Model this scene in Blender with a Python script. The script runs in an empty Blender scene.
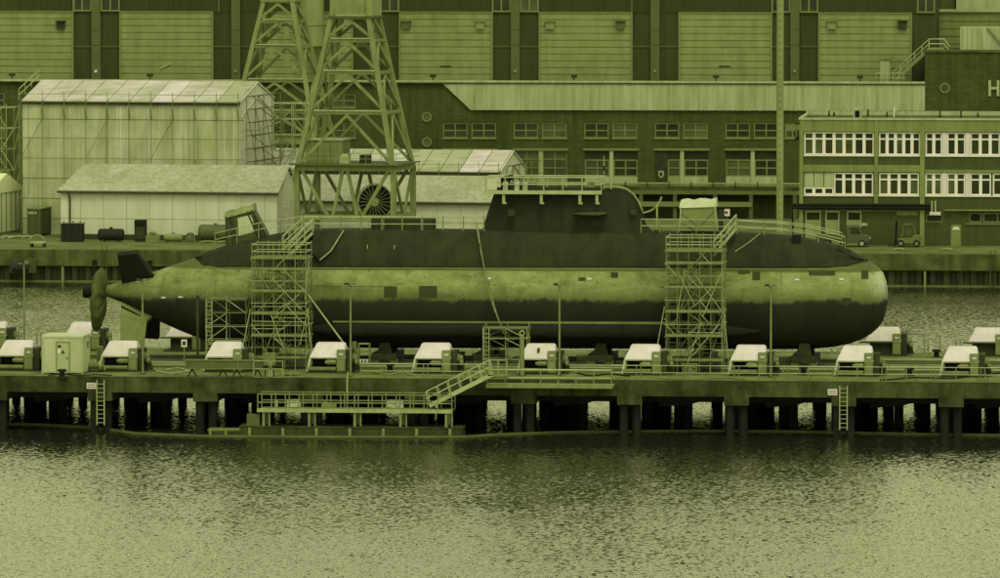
import bpy, math, random
from mathutils import Vector, Matrix
random.seed(7)
scene = bpy.context.scene
C = scene.collection
R = math.radians

# ------------------------------------------------------------------ camera
YAW = R(5.5); F = 7000.0; CAMH = 38.8; DIST = 500.0
PITCH = math.atan(413.5 / F)
CAM = Vector((DIST * math.sin(YAW), -DIST * math.cos(YAW), CAMH))
FWD = Vector((-math.sin(YAW) * math.cos(PITCH), math.cos(YAW) * math.cos(PITCH), -math.sin(PITCH)))
RIGHT = Vector((math.cos(YAW), math.sin(YAW), 0))
UP = RIGHT.cross(FWD)

def ray(px, py):
    return FWD * F + RIGHT * (px - 500.0) + UP * (289.0 - py)
def P(px, py, Y):                      # the point of a sight line on the vertical plane Y = const
    d = ray(px, py); t = (Y - CAM.y) / d.y
    return CAM + d * t
def G(px, py, Z):                      # ... and on the level plane Z = const
    d = ray(px, py); t = (Z - CAM.z) / d.z
    return CAM + d * t
def proj(p):
    d = Vector(p) - CAM; k = d.dot(FWD)
    return 500 + F * d.dot(RIGHT) / k, 289 - F * d.dot(UP) / k
def reach(o, d, px, lo, hi):           # how far along d from o one gets to picture column px
    f = lambda t: proj(Vector(o) + Vector(d) * t)[0] - px
    a, b = lo, hi
    for _ in range(50):
        m = (a + b) / 2
        if (f(a) < 0) == (f(m) < 0): a = m
        else: b = m
    return (a + b) / 2
def height(p, py):                      # z above point p that shows at picture row py
    return P(proj(p)[0], py, p[1]).z
def XZ(px, py, Y):
    p = P(px, py, Y); return p.x, p.z

cam_data = bpy.data.cameras.new('camera')
cam = bpy.data.objects.new('camera', cam_data); C.objects.link(cam)
cam_data.sensor_width = 36.0; cam_data.sensor_fit = 'HORIZONTAL'
cam_data.lens = 36.0 * F / 1000.0
cam_data.clip_start = 1.0; cam_data.clip_end = 20000
cam.location = CAM
cam.rotation_euler = Matrix((RIGHT, UP, -FWD)).transposed().to_euler()
scene.camera = cam

# ------------------------------------------------------------------ light
w = bpy.data.worlds.new('World'); scene.world = w; w.use_nodes = True
nt = w.node_tree; nt.nodes.clear()
SUN_EL, SUN_AZ = R(55), R(163)         # azimuth clockwise from +Y: behind the camera, to its left
sky = nt.nodes.new('ShaderNodeTexSky'); sky.sky_type = 'NISHITA'; sky.sun_disc = False
sky.sun_elevation = SUN_EL; sky.sun_rotation = SUN_AZ; sky.dust_density = 0.5; sky.air_density = 5.0; sky.ozone_density = 1.0
bw = nt.nodes.new('ShaderNodeRGBToBW')
tint = nt.nodes.new('ShaderNodeMix'); tint.data_type = 'RGBA'; tint.blend_type = 'MULTIPLY'; tint.inputs[0].default_value = 1
tint.inputs[7].default_value = (.95, 1, .65, 1)
bg = nt.nodes.new('ShaderNodeBackground'); bg.inputs[1].default_value = 0.15
out = nt.nodes.new('ShaderNodeOutputWorld')
nt.links.new(sky.outputs[0], bw.inputs[0]); nt.links.new(bw.outputs[0], tint.inputs[6])
nt.links.new(tint.outputs[2], bg.inputs[0]); nt.links.new(bg.outputs[0], out.inputs[0])
sd = bpy.data.lights.new('sun', 'SUN'); sd.energy = .9; sd.angle = R(18); sd.color = (.97, 1, .64)
so = bpy.data.objects.new('sun', sd); C.objects.link(so)
dirv = Vector((math.sin(SUN_AZ) * math.cos(SUN_EL), math.cos(SUN_AZ) * math.cos(SUN_EL), math.sin(SUN_EL)))
so.rotation_euler = dirv.to_track_quat('Z', 'Y').to_euler()
vs = scene.view_settings
vs.view_transform = 'Standard'; vs.look = 'None'; vs.gamma = 1; vs.use_curve_mapping = False
vs.exposure = 0.10
scene.cycles.max_bounces = 6; scene.cycles.diffuse_bounces = 3; scene.cycles.glossy_bounces = 3
scene.cycles.use_denoising = True

# ------------------------------------------------------------------ materials
TAB = [(.004, .87, .6), (.022, .87, .43), (.042, .83, .19), (.069, .78, .20), (.2, .82, .23), (.31, .88, .33), (.39, .94, .45), (.52, 1.03, .60), (.645, 1.14, .82), (.9, 1.14, .9)]
def duo(g, og=1.0):                             # the olive-to-cream colour of a surface of this lightness
    o = g * .75 * og
    if o <= TAB[0][0]: r, b = TAB[0][1:]
    elif o >= TAB[-1][0]: r, b = TAB[-1][1:]
    else:
        for (a, r0, b0), (c, r1, b1) in zip(TAB, TAB[1:]):
            if a <= o <= c:
                t = (math.log(o) - math.log(a)) / (math.log(c) - math.log(a))
                r = r0 + (r1 - r0) * t; b = b0 + (b1 - b0) * t; break
    return (min(g * r / .95, .95), min(g, .95), min(g * b / .65, .95), 1)

def new_mat(name):
    m = bpy.data.materials.new(name); m.use_nodes = True
    return m, m.node_tree, m.node_tree.nodes['Principled BSDF']
def node(nt, t, **kw):
    n = nt.nodes.new(t)
    for k, v in kw.items(): setattr(n, k, v)
    return n
def ramp(nt, stops, fac):
    n = nt.nodes.new('ShaderNodeValToRGB'); e = n.color_ramp.elements
    while len(e) < len(stops): e.new(.5)
    for k, (p, c) in enumerate(stops): e[k].position = p; e[k].color = c
    nt.links.new(fac, n.inputs[0]); return n.outputs[0]
def posvec(nt, scale):
    g = node(nt, 'ShaderNodeNewGeometry'); m = node(nt, 'ShaderNodeMapping'); m.inputs['Scale'].default_value = scale
    nt.links.new(g.outputs['Position'], m.inputs[0]); return m.outputs[0]
def noise(nt, scale, detail=4, rough=.6, dist=0):
    n = node(nt, 'ShaderNodeTexNoise'); n.inputs['Scale'].default_value = 1; n.inputs['Detail'].default_value = detail
    n.inputs['Roughness'].default_value = rough; n.inputs['Distortion'].default_value = dist
    nt.links.new(posvec(nt, scale), n.inputs['Vector']); return n.outputs[0]
def mul(nt, a, b, fac=1.0, mode='MULTIPLY'):
    m = node(nt, 'ShaderNodeMix', data_type='RGBA', blend_type=mode); m.inputs[0].default_value = fac
    nt.links.new(a, m.inputs[6])
    if hasattr(b, 'is_output'): nt.links.new(b, m.inputs[7])
    else: m.inputs[7].default_value = b
    return m.outputs[2]
def mix(nt, fac, a, b):
    m = node(nt, 'ShaderNodeMix', data_type='RGBA')
    nt.links.new(fac, m.inputs[0])
    for s, k in ((a, 6), (b, 7)):
        if hasattr(s, 'is_output'): nt.links.new(s, m.inputs[k])
        else: m.inputs[k].default_value = s
    return m.outputs[2]

def M(name, g, var=.18, sc=(.8, .8, .8), rough=.75, spec=.25, streak=0.0, ssc=(2.2, 2.2, .12), blotch=0.0, metal=0.0, og=1.0):
    """weathered surface: fine mottling, rain streaks running down, and large stains"""
    m, nt, b = new_mat(name)
    c = ramp(nt, [(.28, duo(g * (1 - var), og)), (.72, duo(g * (1 + var), og))], noise(nt, sc, 6))
    if streak:
        k = 1 - streak
        c = mul(nt, c, ramp(nt, [(.42, (1, 1, 1, 1)), (.72, (k, k, k * .9, 1))], noise(nt, ssc, 3, .6)))
    if blotch:
        k = 1 - blotch
        c = mul(nt, c, ramp(nt, [(.45, (1, 1, 1, 1)), (.62, (k, k, k * .9, 1))], noise(nt, (.22, .22, .3), 6, .65, .6)))
    nt.links.new(c, b.inputs['Base Color'])
    b.inputs['Roughness'].default_value = rough; b.inputs['Specular IOR Level'].default_value = spec
    b.inputs['Metallic'].default_value = metal
    return m

MAT = {}
def defm(k, *a, **kw): MAT[k] = M(k, *a, **kw)
defm('brick', .082, .22, (1.2, 1.2, 6), .9, .1, .25, blotch=.2)
defm('cladding_dark', .060, .12, (9, 9, .2), .8, .15, .2)
defm('cladding_trim', .115, .12, rough=.8)
defm('door_panel', .285, .10, (.5, .5, 1.2), .7, .2, .22, (1.1, 1.1, .15))
defm('fascia', .40, .16, (.9, .9, .2), .6, .3, .25)
defm('frame_olive', .20, .1)
defm('glass_dark', .035, .6, (.35, .35, .5), .12, .5)
defm('glass_mid', .085, .5, (.4, .4, .5), .15, .5)
defm('office_concrete', .235, .14, (.6, .6, .6), .85, .15, .25)
defm('spandrel', .075, .12, (.7, .7, 3), .8, .2, .2)
defm('white_paint', .68, .06, rough=.5, spec=.2, og=1.0)
defm('cream', .57, .05, (.5, .5, .5), .6, .15, .12, (1.4, 1.4, .3), og=1.3)
defm('sheet', .47, .13, (1.0, 1.0, .25), .55, .3, .30, (.9, .9, .1), blotch=.10)
defm('shelter_roof', .47, .22, (.25, 1.2, .3), .7, .15, blotch=.2, og=1.3)
defm('shed_wall', .58, .06, (.3, .3, .5), .7, .2, .14, (.8, .8, .12))
defm('shed_roof', .36, .2, (2.2, 2.2, 2.2), .9, .1, blotch=.15, og=1.45)
defm('tent_white', .74, .06, (.6, .6, .6), .8, .1, .1, og=.62)
defm('edge_dark', .05, .2)
defm('crane_paint', .235, .16, (.7, .7, .7), .65, .3, .30, (1.5, 1.5, .2))
defm('crane_dark', .11, .2, rough=.7)
defm('pipe_grey', .26, .15, (.5, .5, .2), .5, .4, .2)
defm('ground_concrete', .16, .22, (.35, .35, .35), .9, .15, blotch=.30)
defm('quay_cap', .105, .30, (.5, .5, .6), .9, .15, .55, (1.0, 1.0, .1), blotch=.3)
defm('sheet_pile', .045, .3, (.8, .8, .4), .85, .2, .4)
defm('algae_line', .11, .35, (.8, .8, 2), .8)
defm('pier_deck', .185, .34, (.6, .6, .6), .9, .1, blotch=.4)
defm('pier_beam', .076, .42, (.9, .9, 1.2), .9, .1, .55, (1.3, 1.3, .2), blotch=.45)
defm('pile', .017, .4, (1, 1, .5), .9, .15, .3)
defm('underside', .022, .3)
defm('casing', .040, .2, (.35, .35, .5), .8, .06, .3, (1.2, 1.2, .08))
defm('sail_paint', .035, .2, (.4, .4, .6), .8, .06, .25, (1.2, 1.2, .08))
defm('fin_dark', .024, .2, rough=.8, spec=.06)
defm('fin_primer', .21, .2, (.7, .7, .7), .7, blotch=.2)
defm('hatch_dark', .052, .2, rough=.8, spec=.06)
defm('tarp', .105, .35, (1.6, 1.6, .9), .9, .08, .3, (1.6, 1.6, .4))
defm('tarp_light', .24, .16, (.8, .8, .8), .8)
defm('tent_roof', .50, .12, (1.2, 1.2, 1.2), .8)
defm('machine', .17, .2, (1.2, 1.2, 1.2), .6, .3, .25)
defm('machine_dark', .045, .35, (1.5, 1.5, 1.5), .7, .1)
defm('black', .014, .3, spec=.08)
defm('scaffold', .20, .25, (2, 2, 2), .5, .35)
defm('scaffold_light', .33, .22, (2, 2, 2), .5, .35)
defm('plank', .15, .3, (.6, 3, 3), .9)
defm('rail_steel', .18, .2, (1.5, 1.5, 1.5), .5, .4)
defm('rail_bright', .38, .2, (1.5, 1.5, 1.5), .4, .4)
defm('cabin', .46, .07, (.5, .5, .5), .65, .25, .18, (1.6, 1.6, .25))
defm('cabin_door', .40, .06)
defm('container_dark', .085, .15, (1.2, 1.2, .4), .7, .2, .2)
defm('tank_dark', .026, .25, spec=.1)
defm('tank_mid', .11, .2, (1, 1, 1), .6, .3, .2)
defm('pontoon', .06, .3, (.7, .7, .9), .85, .15, .4)
defm('rubber', .025, .2, rough=.85)
defm('vehicle', .075, .12, rough=.4, spec=.5)
defm('lamp_glass', .7, .05, rough=.2)
defm('boom', .085, .3)
defm('wood', .2, .25, (.5, 4, 4), .9)

# the pressure hull: primer above a ragged line, dark bottom paint below it, dark stained patches in the primer
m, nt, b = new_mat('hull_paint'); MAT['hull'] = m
geo = node(nt, 'ShaderNodeNewGeometry'); sep = node(nt, 'ShaderNodeSeparateXYZ'); nt.links.new(geo.outputs['Position'], sep.inputs[0])
def math_n(nt, op, a, bb, c=None):
    n = node(nt, 'ShaderNodeMath', operation=op)
    for k, s in enumerate((a, bb)):
        if hasattr(s, 'is_output'): nt.links.new(s, n.inputs[k])
        else: n.inputs[k].default_value = s
    return n.outputs[0]
rag = math_n(nt, 'MULTIPLY', math_n(nt, 'SUBTRACT', noise(nt, (1.3, .3, .9), 9, .85), .5), 1.25)
rag = math_n(nt, 'ADD', rag, math_n(nt, 'MULTIPLY', math_n(nt, 'SUBTRACT', noise(nt, (.22, .2, .2), 4, .7), .5), 1.1))
zr = math_n(nt, 'ADD', sep.outputs[2], rag)
edge = ramp(nt, [(.478, (0, 0, 0, 1)), (.497, (.30, .30, .30, 1)), (.502, (.8, .8, .8, 1)), (.53, (1, 1, 1, 1))], math_n(nt, 'MULTIPLY_ADD', zr, 0) if False else math_n(nt, 'ADD', math_n(nt, 'MULTIPLY', math_n(nt, 'SUBTRACT', zr, 8.62), .1), .5))
prim = ramp(nt, [(.25, duo(.18)), (.5, duo(.265)), (.78, duo(.36))], noise(nt, (.55, .55, 1.2), 8, .7))
st = 1 - .62
prim = mul(nt, prim, ramp(nt, [(.62, (1, 1, 1, 1)), (.69, (.45, .47, .38, 1))], noise(nt, (.42, .42, 1.3), 7, .72, .5)))
prim = mul(nt, prim, ramp(nt, [(.50, (1, 1, 1, 1)), (.75, (.62, .64, .52, 1))], noise(nt, (1.3, 1.3, .12), 4, .6)))
prim = mul(nt, prim, ramp(nt, [(.64, (1, 1, 1, 1)), (.70, (.45, .46, .36, 1))], noise(nt, (3.5, 3.5, 3.5), 3, .6)))
prim = mul(nt, prim, ramp(nt, [(.50, (1, 1, 1, 1)), (.64, (.62, .64, .52, 1))], noise(nt, (.16, .16, .5), 5, .6, 1.2)))
prim = mul(nt, prim, ramp(nt, [(.46, (1, 1, 1, 1)), (.72, (.74, .76, .68, 1))], noise(nt, (.9, .05, 2.6), 6, .75)))
bowf = math_n(nt, 'MULTIPLY', ramp(nt, [(.0, (0, 0, 0, 1)), (1.0, (1, 1, 1, 1))], math_n(nt, 'MULTIPLY', math_n(nt, 'SUBTRACT', sep.outputs[0], 26.0), .6)), ramp(nt, [(.42, (0, 0, 0, 1)), (.56, (1, 1, 1, 1))], noise(nt, (.9, .9, .6), 6, .7)))  # pale worn patches near the bow, painting in its highlight too
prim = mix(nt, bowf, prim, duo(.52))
upf = ramp(nt, [(.0, (0, 0, 0, 1)), (1.0, (1, 1, 1, 1))], math_n(nt, 'MULTIPLY', math_n(nt, 'SUBTRACT', sep.outputs[2], 10.60), 14.0))
prim = mix(nt, math_n(nt, 'MULTIPLY', upf, ramp(nt, [(.30, (.25, .25, .25, 1)), (.45, (.92, .92, .92, 1))], noise(nt, (.7, .7, 2.5), 6, .7))), prim, duo(.105))
lowf = ramp(nt, [(.0, (1, 1, 1, 1)), (1.0, (0, 0, 0, 1))], math_n(nt, 'MULTIPLY', math_n(nt, 'SUBTRACT', math_n(nt, 'ADD', sep.outputs[2], math_n(nt, 'MULTIPLY', noise(nt, (1.0, 1.0, .15), 5, .7), -.9)), 8.15), .95))  # primer painted darker towards its lower edge, shading and grime together
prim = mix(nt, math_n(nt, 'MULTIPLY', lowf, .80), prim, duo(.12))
dark = ramp(nt, [(.3, duo(.020)), (.7, duo(.036))], noise(nt, (.4, .4, .25), 6, .7))
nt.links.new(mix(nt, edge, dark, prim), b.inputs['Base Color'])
b.inputs['Roughness'].default_value = .75; b.inputs['Specular IOR Level'].default_value = .08

WAVE = .60
# the water: dark olive body under a tinted reflecting skin broken by wind ripples
m, nt, b = new_mat('water'); MAT['water'] = m
nt.nodes.remove(b)
def noise_col(nt, scale, detail):
    n = node(nt, 'ShaderNodeTexNoise'); n.inputs['Scale'].default_value = 1; n.inputs['Detail'].default_value = detail
    n.inputs['Roughness'].default_value = .6
    nt.links.new(posvec(nt, scale), n.inputs['Vector']); return n.outputs[1]
def vmath(nt, op, a, b2=None):
    n = node(nt, 'ShaderNodeVectorMath', operation=op)
    for k, q in enumerate((a, b2)):
        if q is None: continue
        if hasattr(q, 'is_output'): nt.links.new(q, n.inputs[k])
        else: n.inputs[k].default_value = q
    return n.outputs[0]
# slopes of the ripples at two sizes, taken straight from noise so that they keep their steepness at any distance
w1 = vmath(nt, 'MULTIPLY', vmath(nt, 'SUBTRACT', noise_col(nt, (3.8, 2.3, 1), 6), (.5, .5, .5)), (WAVE, WAVE * 1.1, 0))
w2 = vmath(nt, 'MULTIPLY', vmath(nt, 'SUBTRACT', noise_col(nt, (.10, .06, 1), 3), (.5, .5, .5)), (WAVE * .10, WAVE * .18, 0))
bump = vmath(nt, 'NORMALIZE', vmath(nt, 'ADD', vmath(nt, 'ADD', w1, w2), (0, -.056, 1)))
dif = node(nt, 'ShaderNodeBsdfDiffuse'); dif.inputs[0].default_value = duo(.018)
glo = node(nt, 'ShaderNodeBsdfGlossy'); glo.inputs[0].default_value = (1, 1, .71, 1); glo.inputs['Roughness'].default_value = .10
fr = node(nt, 'ShaderNodeFresnel'); fr.inputs[0].default_value = 1.7
ms = node(nt, 'ShaderNodeMixShader')
for n_ in (dif, glo, fr): nt.links.new(bump, n_.inputs['Normal'])
nt.links.new(fr.outputs[0], ms.inputs[0]); nt.links.new(dif.outputs[0], ms.inputs[1]); nt.links.new(glo.outputs[0], ms.inputs[2])
nt.links.new(ms.outputs[0], nt.nodes['Material Output'].inputs[0])

# ------------------------------------------------------------------ mesh helpers
def empty_matrix(o):
    return Matrix.Translation(o.location) @ o.rotation_euler.to_matrix().to_4x4()
def root_of(o):
    while o.parent is not None: o = o.parent
    return o

class MB:
    def __init__(s, local=False): s.v = []; s.f = []; s.local = local
    def add(s, vs, fs):
        k = len(s.v); s.v += [Vector(v) for v in vs]; s.f += [tuple(i + k for i in f) for f in fs]; return s
    def box(s, x0, x1, y0, y1, z0, z1):
        if x0 > x1: x0, x1 = x1, x0
        if y0 > y1: y0, y1 = y1, y0
        if z0 > z1: z0, z1 = z1, z0
        return s.add([(x, y, z) for z in (z0, z1) for (x, y) in ((x0, y0), (x1, y0), (x1, y1), (x0, y1))],
                     [(3, 2, 1, 0), (4, 5, 6, 7), (0, 1, 5, 4), (1, 2, 6, 5), (2, 3, 7, 6), (3, 0, 4, 7)])
    def bar(s, p, q, wd, ht=None, up=(0, 0, 1)):
        p, q = Vector(p), Vector(q); ht = ht or wd; d = (q - p).normalized(); up = Vector(up)
        if abs(d.dot(up)) > .98: up = Vector((0, 1, 0))
        a = d.cross(up).normalized() * (wd / 2); b = a.cross(d).normalized() * (ht / 2)
        return s.add([e + a * i + b * j for e in (p, q) for (i, j) in ((-1, -1), (1, -1), (1, 1), (-1, 1))],
                     [(3, 2, 1, 0), (4, 5, 6, 7), (0, 1, 5, 4), (1, 2, 6, 5), (2, 3, 7, 6), (3, 0, 4, 7)])
    def cyl(s, p, q, r0, r1=None, n=8, caps=True):
        p, q = Vector(p), Vector(q); r1 = r0 if r1 is None else r1; d = (q - p).normalized()
        up = Vector((0, 0, 1)) if abs(d.z) < .9 else Vector((1, 0, 0))
        a = d.cross(up).normalized(); b = d.cross(a)
        vs = [e + (a * math.cos(2 * math.pi * k / n) + b * math.sin(2 * math.pi * k / n)) * r for e, r in ((p, r0), (q, r1)) for k in range(n)]
        fs = [(k, (k + 1) % n, n + (k + 1) % n, n + k) for k in range(n)]
        if caps: fs += [tuple(range(n - 1, -1, -1)), tuple(range(n, 2 * n))]
        return s.add(vs, fs)
    def tube(s, pts, r, n=6):
        pts = [Vector(p) for p in pts]; rings = []
        for i, p in enumerate(pts):
            d = (pts[min(i + 1, len(pts) - 1)] - pts[max(i - 1, 0)]).normalized()
            up = Vector((0, 0, 1)) if abs(d.z) < .9 else Vector((0, 1, 0))
            a = d.cross(up).normalized(); b = d.cross(a)
            rings.append([p + (a * math.cos(2 * math.pi * k / n) + b * math.sin(2 * math.pi * k / n)) * r for k in range(n)])
        return s.loft(rings)
    def loft(s, rings, closed=True, caps=True):
        n = len(rings[0]); vs = [p for r in rings for p in r]; fs = []
        for i in range(len(rings) - 1):
            for k in range(n if closed else n - 1):
                j = (k + 1) % n; fs.append((i * n + k, i * n + j, (i + 1) * n + j, (i + 1) * n + k))
        if caps: fs += [tuple(range(n - 1, -1, -1)), tuple(range((len(rings) - 1) * n, len(rings) * n))]
        return s.add(vs, fs)
    def prism_y(s, poly, y0, y1):       # outline in X, Z swept along Y
        return s.loft([[(x, y0, z) for x, z in poly], [(x, y1, z) for x, z in poly]])
    def prism_x(s, poly, x0, x1):       # outline in Y, Z swept along X
        return s.loft([[(x0, y, z) for y, z in poly], [(x1, y, z) for y, z in poly]])
    def prism_z(s, poly, z0, z1):
        return s.loft([[(x, y, z0) for x, y in poly], [(x, y, z1) for x, y in poly]])
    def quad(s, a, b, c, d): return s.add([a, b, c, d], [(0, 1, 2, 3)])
    def build(s, name, mat, parent=None, smooth=False, bevel=0.0, angle=40, cat=None, label=None, group=None, kind=None):
        vs = s.v
        if parent is not None and not s.local:
            inv = empty_matrix(root_of(parent)).inverted(); vs = [inv @ v for v in vs]
        off = Vector((0, 0, 0))
        if parent is None and not s.local and kind is None and vs:      # origin at the base of a one-mesh thing
            off = Vector((sum(v.x for v in vs) / len(vs), sum(v.y for v in vs) / len(vs), min(v.z for v in vs)))
            vs = [v - off for v in vs]
        me = bpy.data.meshes.new(name); me.from_pydata([tuple(v) for v in vs], [], s.f); me.update()
        import bmesh as _b
        bm = _b.new(); bm.from_mesh(me); _b.ops.recalc_face_normals(bm, faces=bm.faces); bm.to_mesh(me); bm.free()
        me.materials.append(MAT[mat] if isinstance(mat, str) else mat)
        o = bpy.data.objects.new(name, me); C.objects.link(o); o.location = off
        if smooth:
            for p in me.polygons: p.use_smooth = True
            try: me.set_sharp_from_angle(angle=R(angle))
            except Exception: pass
        if bevel:
            bv = o.modifiers.new('bevel', 'BEVEL'); bv.width = bevel; bv.segments = 2; bv.limit_method = 'ANGLE'
        if parent is not None: o.parent = parent
        if label: o['label'] = label
        if cat: o['category'] = cat
        if group: o['group'] = group
        if kind: o['kind'] = kind
        return o

def T(name, label, cat, loc, rz=0.0, group=None):
    o = bpy.data.objects.new(name, None); C.objects.link(o); o.location = loc; o.rotation_euler = (0, 0, rz)
    o['label'] = label; o['category'] = cat; o.empty_display_size = .3
    if group: o['group'] = group
    return o
def copy_tree(o, parent=None, loc=None, label=None, rz=None):
    c = o.copy(); C.objects.link(c); c.parent = parent
    if loc is not None: c.location = loc
    if rz is not None: c.rotation_euler = (0, 0, rz)
    if label: c['label'] = label
    for ch in [x for x in o.children]: copy_tree(ch, c)
    return c
def text_mesh(body, name, mat, parent, origin, size, xdir=(1, 0, 0), zdir=(0, 0, 1), thick=.02):
    cu = bpy.data.curves.new(name, 'FONT'); cu.body = body; cu.size = size; cu.extrude = thick / 2
    cu.align_x = 'CENTER'; cu.align_y = 'CENTER'
    t = bpy.data.objects.new(name, cu); C.objects.link(t)
    dg = bpy.context.evaluated_depsgraph_get(); me0 = t.evaluated_get(dg).to_mesh()
    x, z = Vector(xdir), Vector(zdir); y = x.cross(z) * -1
    mb = MB(); mb.add([Vector(origin) + x * v.co.x + z * v.co.y - z.cross(x) * -v.co.z for v in me0.vertices], [tuple(p.vertices) for p in me0.polygons])
    bpy.data.objects.remove(t); bpy.data.curves.remove(cu)
    return mb.build(name, mat, parent)
# ================================================================== SETTING
GZ = 3.0; QY = 163.0
mb = MB(); mb.quad((-2500, -2500, 0), (2500, -2500, 0), (2500, QY + 3, 0), (-2500, QY + 3, 0)); mb.build('water', 'water', kind='structure')
mb = MB(); mb.quad((-2500, QY + .5, GZ), (2500, QY + .5, GZ), (2500, 4000, GZ), (-2500, 4000, GZ)); mb.build('ground', 'ground_concrete', kind='structure')

# quay wall: concrete capping over recessed sheet piling
qw = T('quay_wall', 'long stained concrete quay wall over dark sheet piling beyond the submarine', 'quay wall', (0, QY, 0))
mb = MB(); mb.box(-140, 140, QY - .2, QY + 1.2, 1.55, GZ + .12); mb.build('concrete_capping', 'quay_cap', qw, bevel=.06)
mb = MB(); x = -140.0; pts = []
while x < 140:
    pts += [(x, QY + .25), (x + .45, QY + .25), (x + .65, QY + .65), (x + 1.1, QY + .65)]; x += 1.3
mb.loft([[(a, b, -1.0) for a, b in pts], [(a, b, 1.56) for a, b in pts]], closed=False, caps=False); mb.build('sheet_piling', 'sheet_pile', qw)
mb = MB(); mb.box(-140, 140, QY - .02, QY + .3, -.4, .18); mb.build('fouling_line', 'algae_line', qw)
for px in (63, 316, 925, 1010, -30):
    a, _ = XZ(px, 270, QY); mb = MB(); mb.box(a - .09, a + .09, QY - .35, QY + .25, -.5, 1.5); mb.build('fender_post', 'frame_olive', qw)
for px in (105, 993):
    a, _ = XZ(px, 262, QY); mb = MB()
    for s in (-.22, .22): mb.box(a + s - .04, a + s + .04, QY - .42, QY - .34, -.3, GZ + .5)
    for k in range(11): mb.box(a - .22, a + .22, QY - .40, QY - .36, .1 + k * .29, .14 + k * .29)
    mb.build('ladder', 'quay_cap', qw)
a0, _ = XZ(11, 262, QY); a1, _ = XZ(37, 262, QY)
mb = MB(); mb.box(a0, a1, QY - .9, QY - .2, .9, 2.3); mb.build('fender_frame', 'quay_cap', qw, bevel=.05)
mb = MB(); mb.cyl((a0 + .3, QY - 1.3, 1.55), (a1 - .6, QY - 1.3, 1.55), .5, n=14); mb.build('rubber_fender', 'rubber', qw, smooth=True)
for k, px in enumerate((95, 150, 187, 260)):
    a, _ = XZ(px, 256, QY); mb = MB(); mb.box(a - .25, a + .25, QY - .24, QY - .19, 1.65, 2.15); mb.build('mooring_recess', 'black', qw)

# ------------------------------------------------------------------ helpers for facades
def wall_holes(mb, x0, x1, z0, z1, holes, Y, d=.35):
    xs = sorted({x0, x1, *[h[0] for h in holes], *[h[1] for h in holes]}); zs = sorted({z0, z1, *[h[2] for h in holes], *[h[3] for h in holes]})
    ix = {}; vs = []; fs = []
    def vtx(x, z, y):
        k = (round(x, 4), round(z, 4), round(y, 4))
        if k not in ix: ix[k] = len(vs); vs.append((x, y, z))
        return ix[k]
    def hole(cx, cz): return any(h[0] < cx < h[1] and h[2] < cz < h[3] for h in holes)
    for a, b in zip(xs, xs[1:]):
        for c, e in zip(zs, zs[1:]):
            if not hole((a + b) / 2, (c + e) / 2): fs.append((vtx(a, c, Y), vtx(b, c, Y), vtx(b, e, Y), vtx(a, e, Y)))
    for h in holes:
        a, b, c, e = h
        for (p, q) in (((a, c), (b, c)), ((b, c), (b, e)), ((b, e), (a, e)), ((a, e), (a, c))):
            fs.append((vtx(*p, Y), vtx(*q, Y), vtx(*q, Y + d), vtx(*p, Y + d)))
    mb.add(vs, fs)
def window(parent, x0, x1, z0, z1, Y, nx=2, nz=2, fm='frame_olive', t=.11, transom=None, gl=None, name='window', dep=.14, blind=0.0):
    """frame with bars; the panes behind it are the frame's own part"""
    f = MB(); y0, y1 = Y + .04, Y + .04 + dep
    f.box(x0, x1, y0, y1, z0, z0 + t); f.box(x0, x1, y0, y1, z1 - t, z1)
    f.box(x0, x0 + t, y0, y1, z0 + t, z1 - t); f.box(x1 - t, x1, y0, y1, z0 + t, z1 - t)
    for k in range(1, nx):
        c = x0 + (x1 - x0) * k / nx; f.box(c - t / 2, c + t / 2, y0 + .01, y1, z0 + t, z1 - t)
    zz = [z0 + (z1 - z0) * k / nz for k in range(1, nz)] if transom is None else [z0 + (z1 - z0) * transom]
    for c in zz: f.box(x0 + t, x1 - t, y0 + .02, y1, c - t / 2, c + t / 2)
    fo = f.build(name, fm, parent)
    g = MB(); g.box(x0 + t * .5, x1 - t * .5, y1 - .05, y1 + .02, z0 + t * .5, z1 - t * .5)
    g.build('pane', gl or random.choice(['glass_dark', 'glass_dark', 'glass_mid']), fo)
    if blind:
        b2 = MB(); b2.box(x0 + t, x1 - t, y1 - .09, y1 - .06, z1 - (z1 - z0) * blind, z1 - t); b2.build('blind', 'frame_olive', fo)
    return fo
def RX(px, py, Y): return P(px, py, Y).x
def RZ(px, py, Y): return P(px, py, Y).z

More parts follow.
